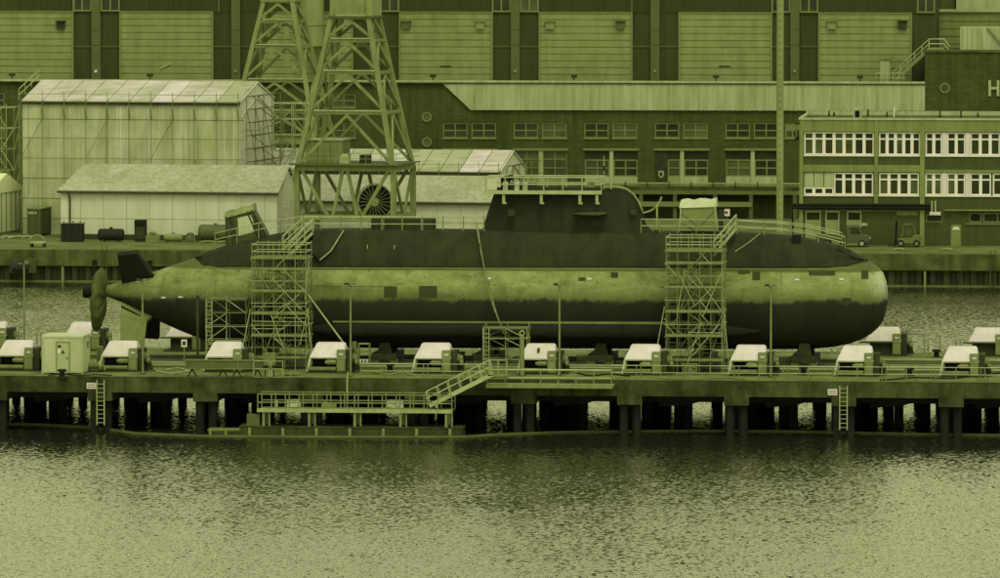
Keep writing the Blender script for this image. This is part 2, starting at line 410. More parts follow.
# ================================================================== ASSEMBLY HALL (far back)
HY = 242.0
hall = T('assembly_hall', 'huge dark clad shipyard hall with a row of pale slatted doors at the back', 'hall', (0, HY, GZ))
zt, zb = RZ(500, 13, HY), RZ(500, 81.5, HY)
xr = RX(936, 40, HY)
mb = MB(); mb.box(-80, xr, HY, HY + 60, GZ, 29); mb.build('wall', 'cladding_dark', hall)
mb = MB(); x = -75.0                                     # vertical ribs of the cladding above the doors
pts = []
while x < xr - .4:
    pts += [(x, HY - .04), (x + .12, HY - .04), (x + .16, HY - .10), (x + .26, HY - .10)]; x += .30
mb.loft([[(a, b, zt + .05) for a, b in pts], [(a, b, 29) for a, b in pts]], closed=False, caps=False); mb.build('ribbed_cladding', 'cladding_dark', hall)
doors = []
for k in range(7):
    pa, pb = -19.5 + 139.7 * k, 73.5 + 139.7 * k
    xa, xb = RX(pa, 45, HY), RX(pb, 45, HY); doors.append((xa, xb))
    mb = MB(); n = 10
    prof = []
    for j in range(n):
        z0 = zb + (zt - zb) * j / n; z1 = zb + (zt - zb) * (j + 1) / n
        prof += [(HY - .22, z0 + .09), (HY - .26, z1 - .02), (HY - .12, z1 - .01), (HY - .12, z1 + .08 if j < n - 1 else z1)]
    prof = [(HY - .22, zb)] + prof + [(HY - .02, zt), (HY - .02, zb)]
    mb.prism_x(prof, xa + .15, xb - .15); d = mb.build('door', 'door_panel', hall)
    f = MB()
    f.box(xa - .05, xa + .15, HY - .34, HY, zb, zt); f.box(xb - .15, xb + .05, HY - .34, HY, zb, zt); f.box(xa - .05, xb + .05, HY - .36, HY - .03, zt, zt + .14)
    f.build('frame', 'frame_olive', d)
    for off in {0: [81], 1: [], 2: [14], 3: [7, 81], 4: [11, 81.5], 5: [], 6: [13, 84]}[k]:
        xl = RX(pa + off, 25, HY); zl = RZ(pa + off, 25, HY)
        l = MB(); l.box(xl - .42, xl + .42, HY - .62, HY - .34, zl - .42, zl + .35); l.box(xl - .56, xl + .56, HY - .80, HY - .32, zl + .38, zl + .50)
        lo = l.build('floodlight', random.choice(['pipe_grey', 'machine_dark', 'crane_dark']), d)
    if k in (1, 3, 5):
        xl = RX(pa + 46, 66, HY); zl = RZ(pa + 46, 66, HY); l = MB()
        if k == 1: l.bar((xl - .6, HY - .35, zl - .25), (xl + .5, HY - .35, zl + .25), .12)
        else: l.bar((xl - .6, HY - .3, zl), (xl + .6, HY - .3, zl), .10)
        l.build('handle', 'rail_bright' if k == 1 else 'machine_dark', d)
    pm = 96.5 + 139.7 * k                                 # pilaster and trim between two doors
    if k < 6:
        xa2, xb2 = RX(pm - 4.4, 45, HY), RX(pm + 4.4, 45, HY)
        p = MB(); p.box(xa2, xb2, HY - .42, HY, GZ, 29); po = p.build('pilaster', 'cladding_trim', hall)
        zz = RZ(pm, 71, HY); l = MB(); l.box((xa2 + xb2) / 2 - .14, (xa2 + xb2) / 2 + .14, HY - .58, HY - .42, zz - .14, zz + .14); l.build('lamp', 'cream' if k == 0 else 'pipe_grey', po)
        for s in (30, 45): 
            zz = RZ(pm, s, HY); l = MB(); l.box(xa2 - .005, xb2 + .005, HY - .435, HY - .40, zz - .03, zz + .03); l.build('joint', 'cladding_dark', po)
        zz = RZ(pm, 46.5, HY); t = MB(); t.box(xb + .06, xa2, HY - .10, HY, zz - .07, zz + .07)
        xn = RX(120 + 139.7 * k, 45, HY); t.box(xb2, xn - .06, HY - .10, HY, zz - .07, zz + .07); t.build('trim', 'cladding_trim', hall)
        if k in (0, 2, 3, 5):
            for (wa, wb) in ((pm - 23.5, pm - 4.6), (pm + 4.6, pm + 23.5)):
                window(hall, RX(wa, 5, HY), RX(wb, 5, HY), zt + .1, zt + 4.5, HY - .28, 2, 2, 'frame_olive', .16, None)
    else:
        window(hall, RX(917, 5, HY), RX(935, 5, HY), zt + .1, zt + 4.5, HY - .28, 2, 2, 'frame_olive', .16, None)
for px in (75, 219, 352, 632):
    t = MB(); xx = RX(px, 5, HY); t.box(xx - .08, xx + .08, HY - .2, HY - .03, zt, 29); t.build('cladding_joint', 'cladding_trim', hall)

# grey annexe at the far right behind the brick tower
AY = 252.0
ann = T('annexe_building', 'grey panelled annexe with flat roof at the far right behind the brick tower', 'building', (xr + 10, AY, GZ))
mb = MB(); za = RZ(970, 12, AY)
x0 = RX(936, 30, AY) + .2
mb.box(x0, x0 + 40, AY, AY + 20, GZ, za); mb.build('wall', 'office_concrete', ann)
mb = MB()
for k in range(10): mb.box(x0, x0 + 40, AY - .04, AY, za - 1 - k * .8, za - .96 - k * .8)
mb.build('panel_joint', 'spandrel', ann)
mb = MB(); mb.box(x0 - .05, x0 + 40, AY - .3, AY + .1, za, za + .3); mb.build('roof_edge', 'fascia', ann)
mb = MB(); mb.box(RX(955, 6, AY), RX(1030, 6, AY), AY + 4, AY + 14, za, za + 8); mb.build('upper_storey', 'fascia', ann)
mb = MB(); mb.box(RX(938, 6, AY), RX(953.5, 6, AY), AY + 5, AY + 14, za, za + 8); mb.build('stair_block', 'cladding_trim', ann)
sh = MB(); sx0, sx1 = RX(960, 40, 239), RX(1012, 40, 239)
sz0, sz1 = RZ(980, 53, 239), RZ(980, 27.5, 239)
rh = T('roof_shed', 'small pale ribbed plant room on the brick tower roof', 'shed', ((sx0 + sx1) / 2, 241, sz0))
pts = []; x = sx0
while x < sx1:
    pts += [(x, 239), (x + .25, 239), (x + .30, 238.93), (x + .40, 238.93)]; x += .5
sh.box(sx0, sx1, 239.02, 244, sz0, sz1); sh.loft([[(a, b, sz0) for a, b in pts], [(a, b, sz1) for a, b in pts]], closed=False, caps=False); sh.build('ribbed_wall', 'fascia', rh)
sh = MB(); sh.bar((RX(987, 27, 238), 238.8, sz1), (RX(1003, 40, 238), 238.8, sz1 - 1.9), .14); sh.build('rake_trim', 'frame_olive', rh)

# ================================================================== BRICK BUILDING
BY = 234.0
brick = T('brick_building', 'long dark brick workshop with paired windows under a pale ribbed fascia', 'building', (0, BY, GZ))
bx0, bx1 = RX(-60, 130, BY), RX(1080, 130, BY); btop = RZ(500, 83.5, BY)
tx = RX(925, 80, BY); ttop = RZ(960, 52.5, BY)
holes = []; wins = []
def brect(pa, pb, ya, yb): return (RX(pa, ya, BY), RX(pb, ya, BY), RZ((pa + pb) / 2, yb, BY), RZ((pa + pb) / 2, ya, BY))
row1 = []
for k in range(-1, 6):
    pa = 443 + 70.6 * k
    if 270 < pa < 420: continue
    row1 += [(pa, pa + 24.5), (pa + 28.5, pa + 53)]
row1 += [(332, 355.5), (-9, 4.5), (785, 800)]
for (pa, pb) in row1: holes.append(brect(pa, pb, 123, 138)); wins.append((holes[-1], 'a'))
for (pa, pb) in ((332, 355.5), (-9, 4.5)): holes.append(brect(pa, pb, 93 if pa < 0 else 94, 107.5)); wins.append((holes[-1], 'a'))
for r in (brect(332, 355.5, 150, 164), brect(-9, 4.5, 151, 172)): holes.append(r); wins.append((r, 'a'))
opens = []
for k in range(0, 5):
    pa = 443.5 + 70.6 * k; r = brect(pa, pa + 53, 150.5, 185.5); holes.append(r); opens.append((k, pa, r))
mb = MB(); wall_holes(mb, bx0, bx1, GZ, btop, holes, BY); mb.box(bx0, bx1, BY + .36, BY + 7.6, GZ, btop - .02)
mb.build('wall', 'brick', brick)
for r, k in wins: window(brick, *r, BY + .02, 2, 2, 'frame_olive', .12, gl=random.choice(['glass_dark', 'glass_dark', 'glass_mid']), blind=random.choice([0, 0, 0, 0, 0, 0, .45]))
for r, k in wins: mb = MB(); mb.box(r[0] - .1, r[1] + .1, BY - .12, BY + .03, r[2] - .12, r[2]); mb.build('window_sill', 'frame_olive', brick)
for k, pa, r in opens:
    l = MB(); l.box(r[0] - .15, r[1] + .15, BY - .14, BY + .2, r[3], r[3] + .22); l.build('lintel', 'frame_olive', brick)
    zs = RZ(pa, 176.5, BY); zm = RZ(pa, 159.5, BY); c0, c1 = RX(pa + 24.8, 165, BY), RX(pa + 28.6, 165, BY)
    l = MB(); l.box(c0, c1, BY - .02, BY + .3, r[2], r[3]); l.build('mullion', 'fascia', brick)
    for (xa, xb, side) in ((r[0], c0, 0), (c1, r[1], 1)):
        if k == 3 and side == 0:
            xm = RX(pa + 12.5, 165, BY)
            d = MB(); d.box(xa, xm, BY + .08, BY + .16, r[2], r[3]); do = d.build('door', 'machine_dark', brick)
            cx, cz = (xa + xm) / 2 - .05, RZ(pa, 174.5, BY)
            e = MB(); e.prism_y([(cx - .28, cz + .38), (cx + .28, cz + .38), (cx + .28, cz - .12), (cx, cz - .40), (cx - .28, cz - .12)], BY + .03, BY + .07); eo = e.build('crest_plate', 'fascia', do)
            e = MB(); e.prism_y([(cx - .16, cz + .24), (cx + .16, cz + .24), (cx + .16, cz - .06), (cx, cz - .24), (cx - .16, cz - .06)], BY + .012, BY + .028); e.build('crest_field', 'machine_dark', do)
            window(brick, xm, xb, zs, zm, BY + .06, 1, 2, 'frame_olive', .12); window(brick, xm, xb, zm, r[3], BY + .08, 1, 1, 'machine_dark', .08, gl='glass_dark')
            l = MB(); l.box(xm, xb, BY + .08, BY + .2, r[2], zs); l.build('panel', 'door_panel', brick)
        elif k == 1:
            window(brick, xa, xb, zs, r[3], BY + .06, 2, 3, 'frame_olive', .10, gl='glass_mid'); l = MB(); l.box(xa, xb, BY + .08, BY + .2, r[2], zs); l.build('panel', 'door_panel', brick)
        else:
            window(brick, xa, xb, zs, zm, BY + .06, 2, 2, 'frame_olive', .14)
            window(brick, xa, xb, zm, r[3], BY + .08, 2, 1, 'machine_dark', .08, gl='glass_dark')
            l = MB(); l.box(xa, xb, BY + .08, BY + .2, r[2], zs); l.build('panel', 'fascia', brick)
def round_window(px, py, rpx, Y, parent):
    c = P(px, py, Y); r = rpx / 9.5
    ring = MB(); n = 24; rings = []
    for (rr, yy) in ((r, Y), (r, Y - .14), (r * .74, Y - .14), (r * .74, Y)):
        rings.append([(c.x + math.cos(2 * math.pi * k / n) * rr, yy, c.z + math.sin(2 * math.pi * k / n) * rr) for k in range(n)])
    ring.loft(rings + [rings[0]], caps=False); ro = ring.build('round_window', 'frame_olive', parent, smooth=True)
    g = MB(); g.cyl((c.x, Y - .05, c.z), (c.x, Y - .01, c.z), r * .76, n=24); g.build('pane', 'glass_mid', ro)
round_window(427, 117, 4.9, BY, brick); round_window(427, 142, 4.9, BY, brick)
# pale ribbed fascia with its sloped end
fx = [(RX(443, 84, BY), btop - .02), (RX(471, 110, BY), RZ(471, 110, BY)), (tx, RZ(924, 110.5, BY)), (tx, btop - .02)]
mb = MB(); mb.prism_y([fx[0], fx[1], fx[2], fx[3]], BY - .3, BY - .003); fa = mb.build('fascia', 'fascia', brick)
mb = MB(); x = fx[0][0] + .2
while x < tx - .2:
    lo = fx[1][1] if x > fx[1][0] else btop - (x - fx[0][0]) / (fx[1][0] - fx[0][0]) * (btop - fx[1][1])
    if btop - lo > .3: mb.box(x, x + .16, BY - .36, BY - .302, lo + .04, btop - .1)
    x += random.choice([.55, .55, .8, .4])
mb.build('fascia_rib', 'fascia', fa)
mb = MB(); mb.box(bx0, tx, BY - .45, BY + 7.7, btop, btop + .12); mb.build('roof_slab', 'quay_cap', brick)
mb = MB(); mb.box(bx0, tx, BY - .5, BY - .2, btop + .12, btop + .34); mb.build('roof_edge', 'fascia', brick)
for px in (12, 150, 433, 574, 716, 860):
    c = RX(px, 78, BY + 1); mb = MB(); mb.cyl((c, BY + 1, btop), (c, BY + 1, btop + .7), .07); mb.box(c - .3, c + .3, BY + .7, BY + 1.3, btop + .6, btop + .9); mb.build('roof_vent', 'machine_dark', brick)
# the taller brick block at the right, with the letter and round windows
mb = MB(); mb.box(tx, RX(1080, 80, BY), BY - .25, BY + 12, GZ, ttop); tw = mb.build('tower_block', 'brick', brick)
mb = MB(); mb.box(tx - .15, RX(1080, 80, BY), BY - .4, BY + 12.1, ttop, ttop + .18); mb.build('coping', 'quay_cap', tw)
round_window(945, 88, 5.2, BY - .25, brick); round_window(945, 117, 5.2, BY - .25, brick)
lx0, lx1 = RX(989.8, 88, BY), RX(998.2, 88, BY); lz0, lz1 = RZ(994, 96, BY), RZ(994, 80, BY)
mb = MB(); t = .13
mb.box(lx0 - t, lx0 + t, BY - .42, BY - .27, lz0, lz1); mb.box(lx1 - t, lx1 + t, BY - .42, BY - .27, lz0, lz1); mb.box(lx0 + t, lx1 - t, BY - .41, BY - .28, (lz0 + lz1) / 2 - t, (lz0 + lz1) / 2 + t)
mb.build('letter_h', 'fascia', brick)
# ledge, pipes and covered loading strip at the foot of the brick wall
ll = T('loading_canopy', 'low concrete canopy with pipes along the foot of the brick workshop', 'canopy', (RX(660, 200, 231), 231, GZ))
ca, cb = RX(440, 195, 231), RX(800, 195, 231)
z1 = RZ(650, 187, 231); mb = MB(); mb.box(ca, cb, 231, BY - .02, z1 - .35, z1); mb.build('roof_slab', 'quay_cap', ll)
mb = MB(); mb.box(ca, cb, 230.9, 231, z1 - .75, z1 - .36); mb.build('edge_beam', 'frame_olive', ll)
z2 = RZ(650, 203, 231)
mb = MB(); mb.box(ca, RX(752, 204, 231), 230.6, 231.1, z2 - .35, z2 + .15); mb.build('lower_beam', 'frame_olive', ll)
for px in (560, 605, 641, 675, 715, 751, 795):
    a = RX(px, 210, 231); mb = MB(); mb.box(a - .2, a + .2, 230.85, 231.25, GZ, z1 - .76); mb.build('post', 'crane_dark', ll)
for k, dz in enumerate((.15, .42)):
    mb = MB(); mb.cyl((ca, 230.4 - k * .3, z1 + dz), (cb, 230.4 - k * .3, z1 + dz), .10); mb.build('pipe', 'pipe_grey', ll)
mb = MB()
for px in range(450, 800, 22): a = RX(px, 185, 231); mb = MB(); mb.box(a - .05, a + .05, 230.0, 230.6, z1, z1 + .6); mb.build('pipe_support', 'machine_dark', ll)
mb = MB(); mb.box(ca, cb, BY - .6, BY - .05, GZ, z1 - .4); mb.build('back_wall', 'brick', ll)
# outside stair up to the brick tower roof and door in the last hall door
sy = BY + 5
st = T('roof_staircase', 'steel staircase with handrails climbing to the brick tower roof', 'staircase', (RX(900, 80, sy), sy, btop + .12))
p0, p1 = P(893, 82, sy), P(929, 49, sy); p2 = P(944, 49, sy)
mb = MB()
for y in (-.5, .5): mb.bar(p0 + Vector((0, y, 0)), p1 + Vector((0, y, 0)), .1, .35); mb.bar(p1 + Vector((0, y, 0)), p2 + Vector((0, y, 0)), .1, .3)
mb.build('stringer', 'pipe_grey', st)
mb = MB()
for k in range(14): q = p0.lerp(p1, (k + .5) / 14); mb.box(q.x - .12, q.x + .12, sy - .45, sy + .45, q.z, q.z + .04)
mb.build('tread', 'pipe_grey', st)
mb = MB()
for y in (-.5, .5):
    for hgt in (.55, 1.05):
        o = Vector((0, y, hgt)); mb.tube([p0 + o, p1 + o, p2 + o, p2 + o + Vector((.6, 0, -.8))], .05)
    for k in range(6): q = p0.lerp(p1, k / 5) + Vector((0, y, 0)); mb.cyl(q, q + Vector((0, 0, 1.05)), .045)
mb.build('handrail', 'rail_bright', st)
dr = T('roof_hut', 'small pale stair door hut on the flat roof in front of the last hall door', 'hut', (RX(884, 75, sy - 1), sy - 1, btop + .12))
xa, xb = RX(880, 70, sy - 1), RX(890, 70, sy - 1); zz0, zz1 = btop + .12, RZ(885, 59.5, sy - 1)
mb = MB(); mb.box(xa, xb, sy - 1, sy + 1, zz0, zz1); mb.build('wall', 'fascia', dr)
mb = MB(); mb.box(xa - .15, xb + .15, sy - 1.2, sy + 1.2, zz1, zz1 + .3); mb.build('roof', 'frame_olive', dr)
mb = MB(); mb.box(xa + .15, xb - .15, sy - 1.06, sy - 1.0, zz0 + .1, zz1 - .25); mb.build('door', 'fascia', dr)
mb = MB()
for z in (.5, 1.0): mb.bar((xa - .4, sy - 1.6, zz0 + z), (xb + 1.5, sy - 1.6, zz0 + z), .07)
for k in range(6): a = xa - .4 + k * (xb + 1.9 - xa) / 5; mb.bar((a, sy - 1.6, zz0), (a, sy - 1.6, zz0 + 1.0), .06)
mb.build('railing', 'rail_bright', dr)

# exhaust duct on the hall face, seen between the crane legs
dk = P(312, 46, HY - 1.8); rad = 12.3 / 9.5
du = T('exhaust_duct', 'fat grey exhaust duct hanging down the hall face between the crane towers', 'duct', (dk.x, HY - 1.8, dk.z))
mb = MB(); mb.cyl((dk.x, HY - 1.8, dk.z), (dk.x, HY - 1.8, 30), rad, n=28); mb.build('duct_pipe', 'pipe_grey', du, smooth=True)
mb = MB()
for z in (dk.z + 2.2, dk.z + 8, dk.z + 14): mb.cyl((dk.x, HY - 1.8, z), (dk.x, HY - 1.8, z + .12), rad + .07, n=28)
mb.build('flange', 'pipe_grey', du)
mb = MB()
for z in (dk.z + 1.2, dk.z + 6, dk.z + 12): mb.box(dk.x - .2, dk.x + .2, HY - 1.0, HY, z, z + .2)
mb.build('bracket', 'crane_dark', du)
mb = MB(); mb.tube([dk + Vector((rad * .7, 0, 0)), dk + Vector((rad + .3, 0, -2)), dk + Vector((rad + 1.1, 0, -3.6)), dk + Vector((rad + 2.4, .3, -5.2))], .12); mb.build('drain_pipe', 'crane_dark', du)

# ================================================================== OFFICE BUILDING
g0 = G(800, 245, GZ); OY = g0.y; ox0 = P(800, 180, OY).x; ox1 = RX(1060, 180, OY)
off = T('office_building', 'flat roofed three storey office block with white ribbon windows on the quay', 'building', ((ox0 + ox1) / 2, OY, GZ))
def oz(py, px=900): return P(px, py, OY).z
def oxx(px, py=180): return P(px, py, OY).x
otop = oz(119.5)
ribbons = []                                             # (px0, px1, y0, y1, bays)
zc = lambda z: 800 + z / 3.61
bands = {1: (132.2, 155.2), 2: (172.8, 195.2)}
items = []
for row, lst in {1: [(14, 267, 7, 0), (284, 434, 5, 0), (452, 513, 2, 0), (530, 597, 2, 0), (614, 722, 3, 0), (726, 800, 2, 0), (818, 900, 2, 0)],
                 2: [(122, 265, 4, 0), (285, 430, 4, 0), (452, 513, 2, 0), (530, 597, 2, 0), (614, 690, 2, 0), (696, 770, 2, 0), (790, 900, 3, 0)]}.items():
    for a, bq, n, _ in lst: items.append((row, zc(a), zc(bq), n))
holes = []
for row, a, bq, n in items:
    y0, y1 = bands[row]; holes.append((oxx(a), oxx(bq), oz(y1), oz(y0)))
sh_r = (oxx(zc(14)), oxx(zc(121.9)), oz(195.2), oz(172.8)); holes.append(sh_r)
gdoors = [(805.5, 821), (825.5, 839.5), (847, 861.5)]
gh = [(oxx(a), oxx(bq), GZ, oz(212.5)) for a, bq in gdoors]; gh.append((oxx(951), oxx(961.5), GZ, oz(223.5)))
gw = [(oxx(926), oxx(943), oz(222), oz(214.5)), (oxx(969.5), oxx(981.5), oz(222), oz(212.5)), (oxx(983.5), oxx(1012), oz(222), oz(212.5)), (oxx(896.5), oxx(918), oz(215.2), oz(211))]
holes_all = holes + gh + gw
mb = MB(); wall_holes(mb, ox0, ox1, GZ, otop, holes_all, OY, .3); mb.box(ox0, ox1, OY + .32, OY + 14, GZ, otop - .4); mb.build('wall', 'spandrel', off)
def slab(name, mat, px0, px1, y0, y1, proud, back=.002):
    b = MB(); b.box(oxx(px0) if px0 > 800 else ox0, oxx(px1) if px1 < 1040 else ox1, OY - proud, OY - back, oz(y1), oz(y0)); return b.build(name, mat, off)
slab('parapet', 'office_concrete', 800, 1060, 119.5, 131.6, .20)
slab('floor_band', 'office_concrete', 800, 920, 165, 172, .17); slab('floor_band', 'frame_olive', 925, 1060, 169.5, 172.4, .12)
for a, bq in ((799.5, 803.2), (874.5, 878), (920, 924.6)):
    b = MB(); b.box(oxx(a), oxx(bq), OY - .26, OY - .003, GZ if a != 874.5 else oz(203.5), otop - .05); b.build('column', 'office_concrete', off)
for row in (1, 2):
    y0, y1 = bands[row]
    for (a, bq) in ((803.5, 874.3), (878.2, 919.8), (925, 1030)):
        b = MB(); b.box(oxx(a), oxx(bq), OY - .14, OY + .02, oz(y1 + 1.2), oz(y1 + .05)); b.build('window_sill', 'white_paint', off)
for (row, a, bq, n), h in zip(items, holes):
    for k in range(n):
        xa = h[0] + (h[1] - h[0]) * k / n; xb = h[0] + (h[1] - h[0]) * (k + 1) / n
        window(off, xa, xb, h[2], h[3], OY + .02, 1, 1, 'white_paint', .15, transom=.70, gl=random.choice(['glass_dark', 'glass_dark', 'glass_dark', 'glass_mid']))
for px0, px1 in ((513, 530), (597, 614), (722, 726), (800, 818)):
    for row in (1, 2):
        if row == 2 and px0 > 700: continue
        y0, y1 = bands[row]; b = MB(); b.box(oxx(zc(px0)) + .01, oxx(zc(px1)) - .01, OY - .07, OY + .05, oz(y1), oz(y0)); b.build('infill_panel', 'cream', off)
xm = [sh_r[0] + (sh_r[1] - sh_r[0]) * k / 3 for k in range(4)]
zmid = oz(187.6)
for k in range(3): window(off, xm[k], xm[k + 1], sh_r[2], zmid, OY + .02, 1, 1, 'white_paint', .15, gl='glass_dark')
b = MB()
for k in range(3): b.box(xm[k] + .03, xm[k + 1] - .03, OY + .02, OY + .1, zmid, sh_r[3])
b.build('roller_shutter', 'fascia', off)
for h in gh[:3]:
    d = MB(); d.box(h[0] + .12, h[1] - .12, OY + .1, OY + .18, GZ, h[3] - .75); do = d.build('door', 'door_panel', off)
    f = MB(); f.box(h[0], h[0] + .12, OY + .04, OY + .2, GZ, h[3]); f.box(h[1] - .12, h[1], OY + .04, OY + .2, GZ, h[3]); f.box(h[0], h[1], OY - .03, OY + .2, h[3] - .02, h[3] + .16); f.build('frame', 'fascia', do)
    f = MB(); f.box(h[0] + .12, h[1] - .12, OY + .12, OY + .2, h[3] - .75, h[3] - .05); f.build('pane', 'glass_dark', do)
h = gh[3]; d = MB(); d.box(h[0], h[1], OY + .1, OY + .18, GZ, h[3]); do = d.build('door', 'office_concrete', off)
cx, cz = (h[0] + h[1]) / 2, oz(229.5); d = MB(); d.prism_y([(cx + math.cos(a * math.pi / 12) * .36, cz + math.sin(a * math.pi / 12) * .30) for a in range(13)], OY + .06, OY + .095); d.build('notice', 'white_paint', do)
for h in gw[:3]: window(off, *h, OY + .02, 1 if h[1] - h[0] < 2 else 2, 1, 'frame_olive', .10, gl='glass_dark')
d = MB(); d.box(gw[3][0], gw[3][1], OY + .1, OY + .15, gw[3][2], gw[3][3]); d.build('vent_grille', 'office_concrete', off)
d = MB(); c = P(975.5, 217, OY); d.cyl((c.x, OY - .02, c.z), (c.x, OY + .03, c.z), .28, n=18); d.build('fan', 'black', off)
slab('canopy_rail', 'office_concrete', 945, 1060, 209.2, 210.4, .5); slab('ledge', 'frame_olive', 804, 920, 210.6, 211.3, .1)
slab('plinth_rail', 'frame_olive', 966, 1060, 223.0, 224.2, .15)
for k, (yy, rr, yo) in enumerate(((204.6, .13, .5), (207.4, .15, .55))):
    d = MB(); q0, q1 = P(798, yy, OY), P(931, yy, OY); d.tube([(q0.x - .5, OY - yo, q0.z - (2.5 if k else 2.2)), (q0.x - .5, OY - yo, q0.z), (q1.x, OY - yo, q0.z)], rr, 8); d.build('pipe', 'black', off, smooth=True)
d = MB(); 
for a in (931.5, 935): d.box(oxx(a), oxx(a + 1.4), OY - .7, OY - .5, oz(214), oz(200.5))
d.build('insulator', 'fascia', off)
d = MB(); d.box(oxx(930), oxx(941), OY - .8, OY - .3, oz(214.5), oz(211.5)); d.build('switch_box', 'cream', off)
d = MB(); d.box(oxx(861.5), oxx(867.5), OY - .06, OY - .003, oz(226), oz(223.2)); d.build('notice', 'fascia', off)
# roof of the office: felt deck, edge trim, vent block, lightning wires
d = MB(); d.box(ox0 + .1, ox1, OY + .1, OY + 13.9, otop - .38, otop - .05); d.build('roof_deck', 'quay_cap', off)
d = MB(); d.box(ox0 - .15, ox1, OY - .32, OY + .12, otop - .04, otop + .14); d.box(ox0 - .15, ox1, OY + 13.6, OY + 14, otop - .1, otop + .35); d.box(ox0 - .16, ox0 + .15, OY + .13, OY + 13.6, otop - .04, otop + .14); d.build('roof_edge', 'fascia', off)
vx0, vx1 = P(853, 115, OY + 6).x, P(861.5, 115, OY + 6).x; vz = P(857, 108, OY + 6).z
d = MB(); d.box(vx0, vx1, OY + 6, OY + 7, otop - .05, vz); vb = d.build('roof_vent', 'fascia', off)
d = MB(); d.box(vx0 + .2, vx1 - .2, OY + 5.95, OY + 6, otop, vz - .25); d.build('vent_opening', 'black', vb)
for px in (829, 834, 868, 887, 894, 940, 961, 978):
    c = P(px, 118, OY + 7 + (px % 5)); d = MB(); d.cyl((c.x, c.y, otop - .05), (c.x, c.y, otop + random.uniform(.25, .7)), .08); d.box(c.x - .14, c.x + .14, c.y - .14, c.y + .14, otop - .05, otop + .1); d.build('roof_stub', 'machine_dark', off)
d = MB(); c = P(894, 116, OY + 7); d.cyl((c.x, c.y, otop), (c.x, c.y, otop + 1.0), .07); d.build('roof_stub', 'white_paint', off)
# ================================================================== SHEDS, SHELTERS, CRANES ON THE FAR QUAY
RS = R(-7.5)
LX = Vector((math.cos(RS), math.sin(RS), 0)); LY = Vector((-math.sin(RS), math.cos(RS), 0))
for nm, g in (('shelter_roof_pale', .55), ('shelter_roof_grey', .38), ('shelter_roof_mid', .24)):
    defm(nm, g, .16, (.3, 1.4, .3), .7, .15, blotch=.2, og=1.3)

def frame_of(px_r, px_l, Y, py_eave, py_peak, px_b=None, D=None):
    fr = P(px_r, 200, Y); fr.z = GZ
    Wd = reach(fr, -LX, px_l, 0, 60)
    if D is None: D = reach(fr, LY, px_b, 0, 30)
    ze = height(fr, py_eave) - GZ
    zr = height(fr + LY * (D / 2), py_peak) - GZ
    return fr, Wd, D, ze, zr

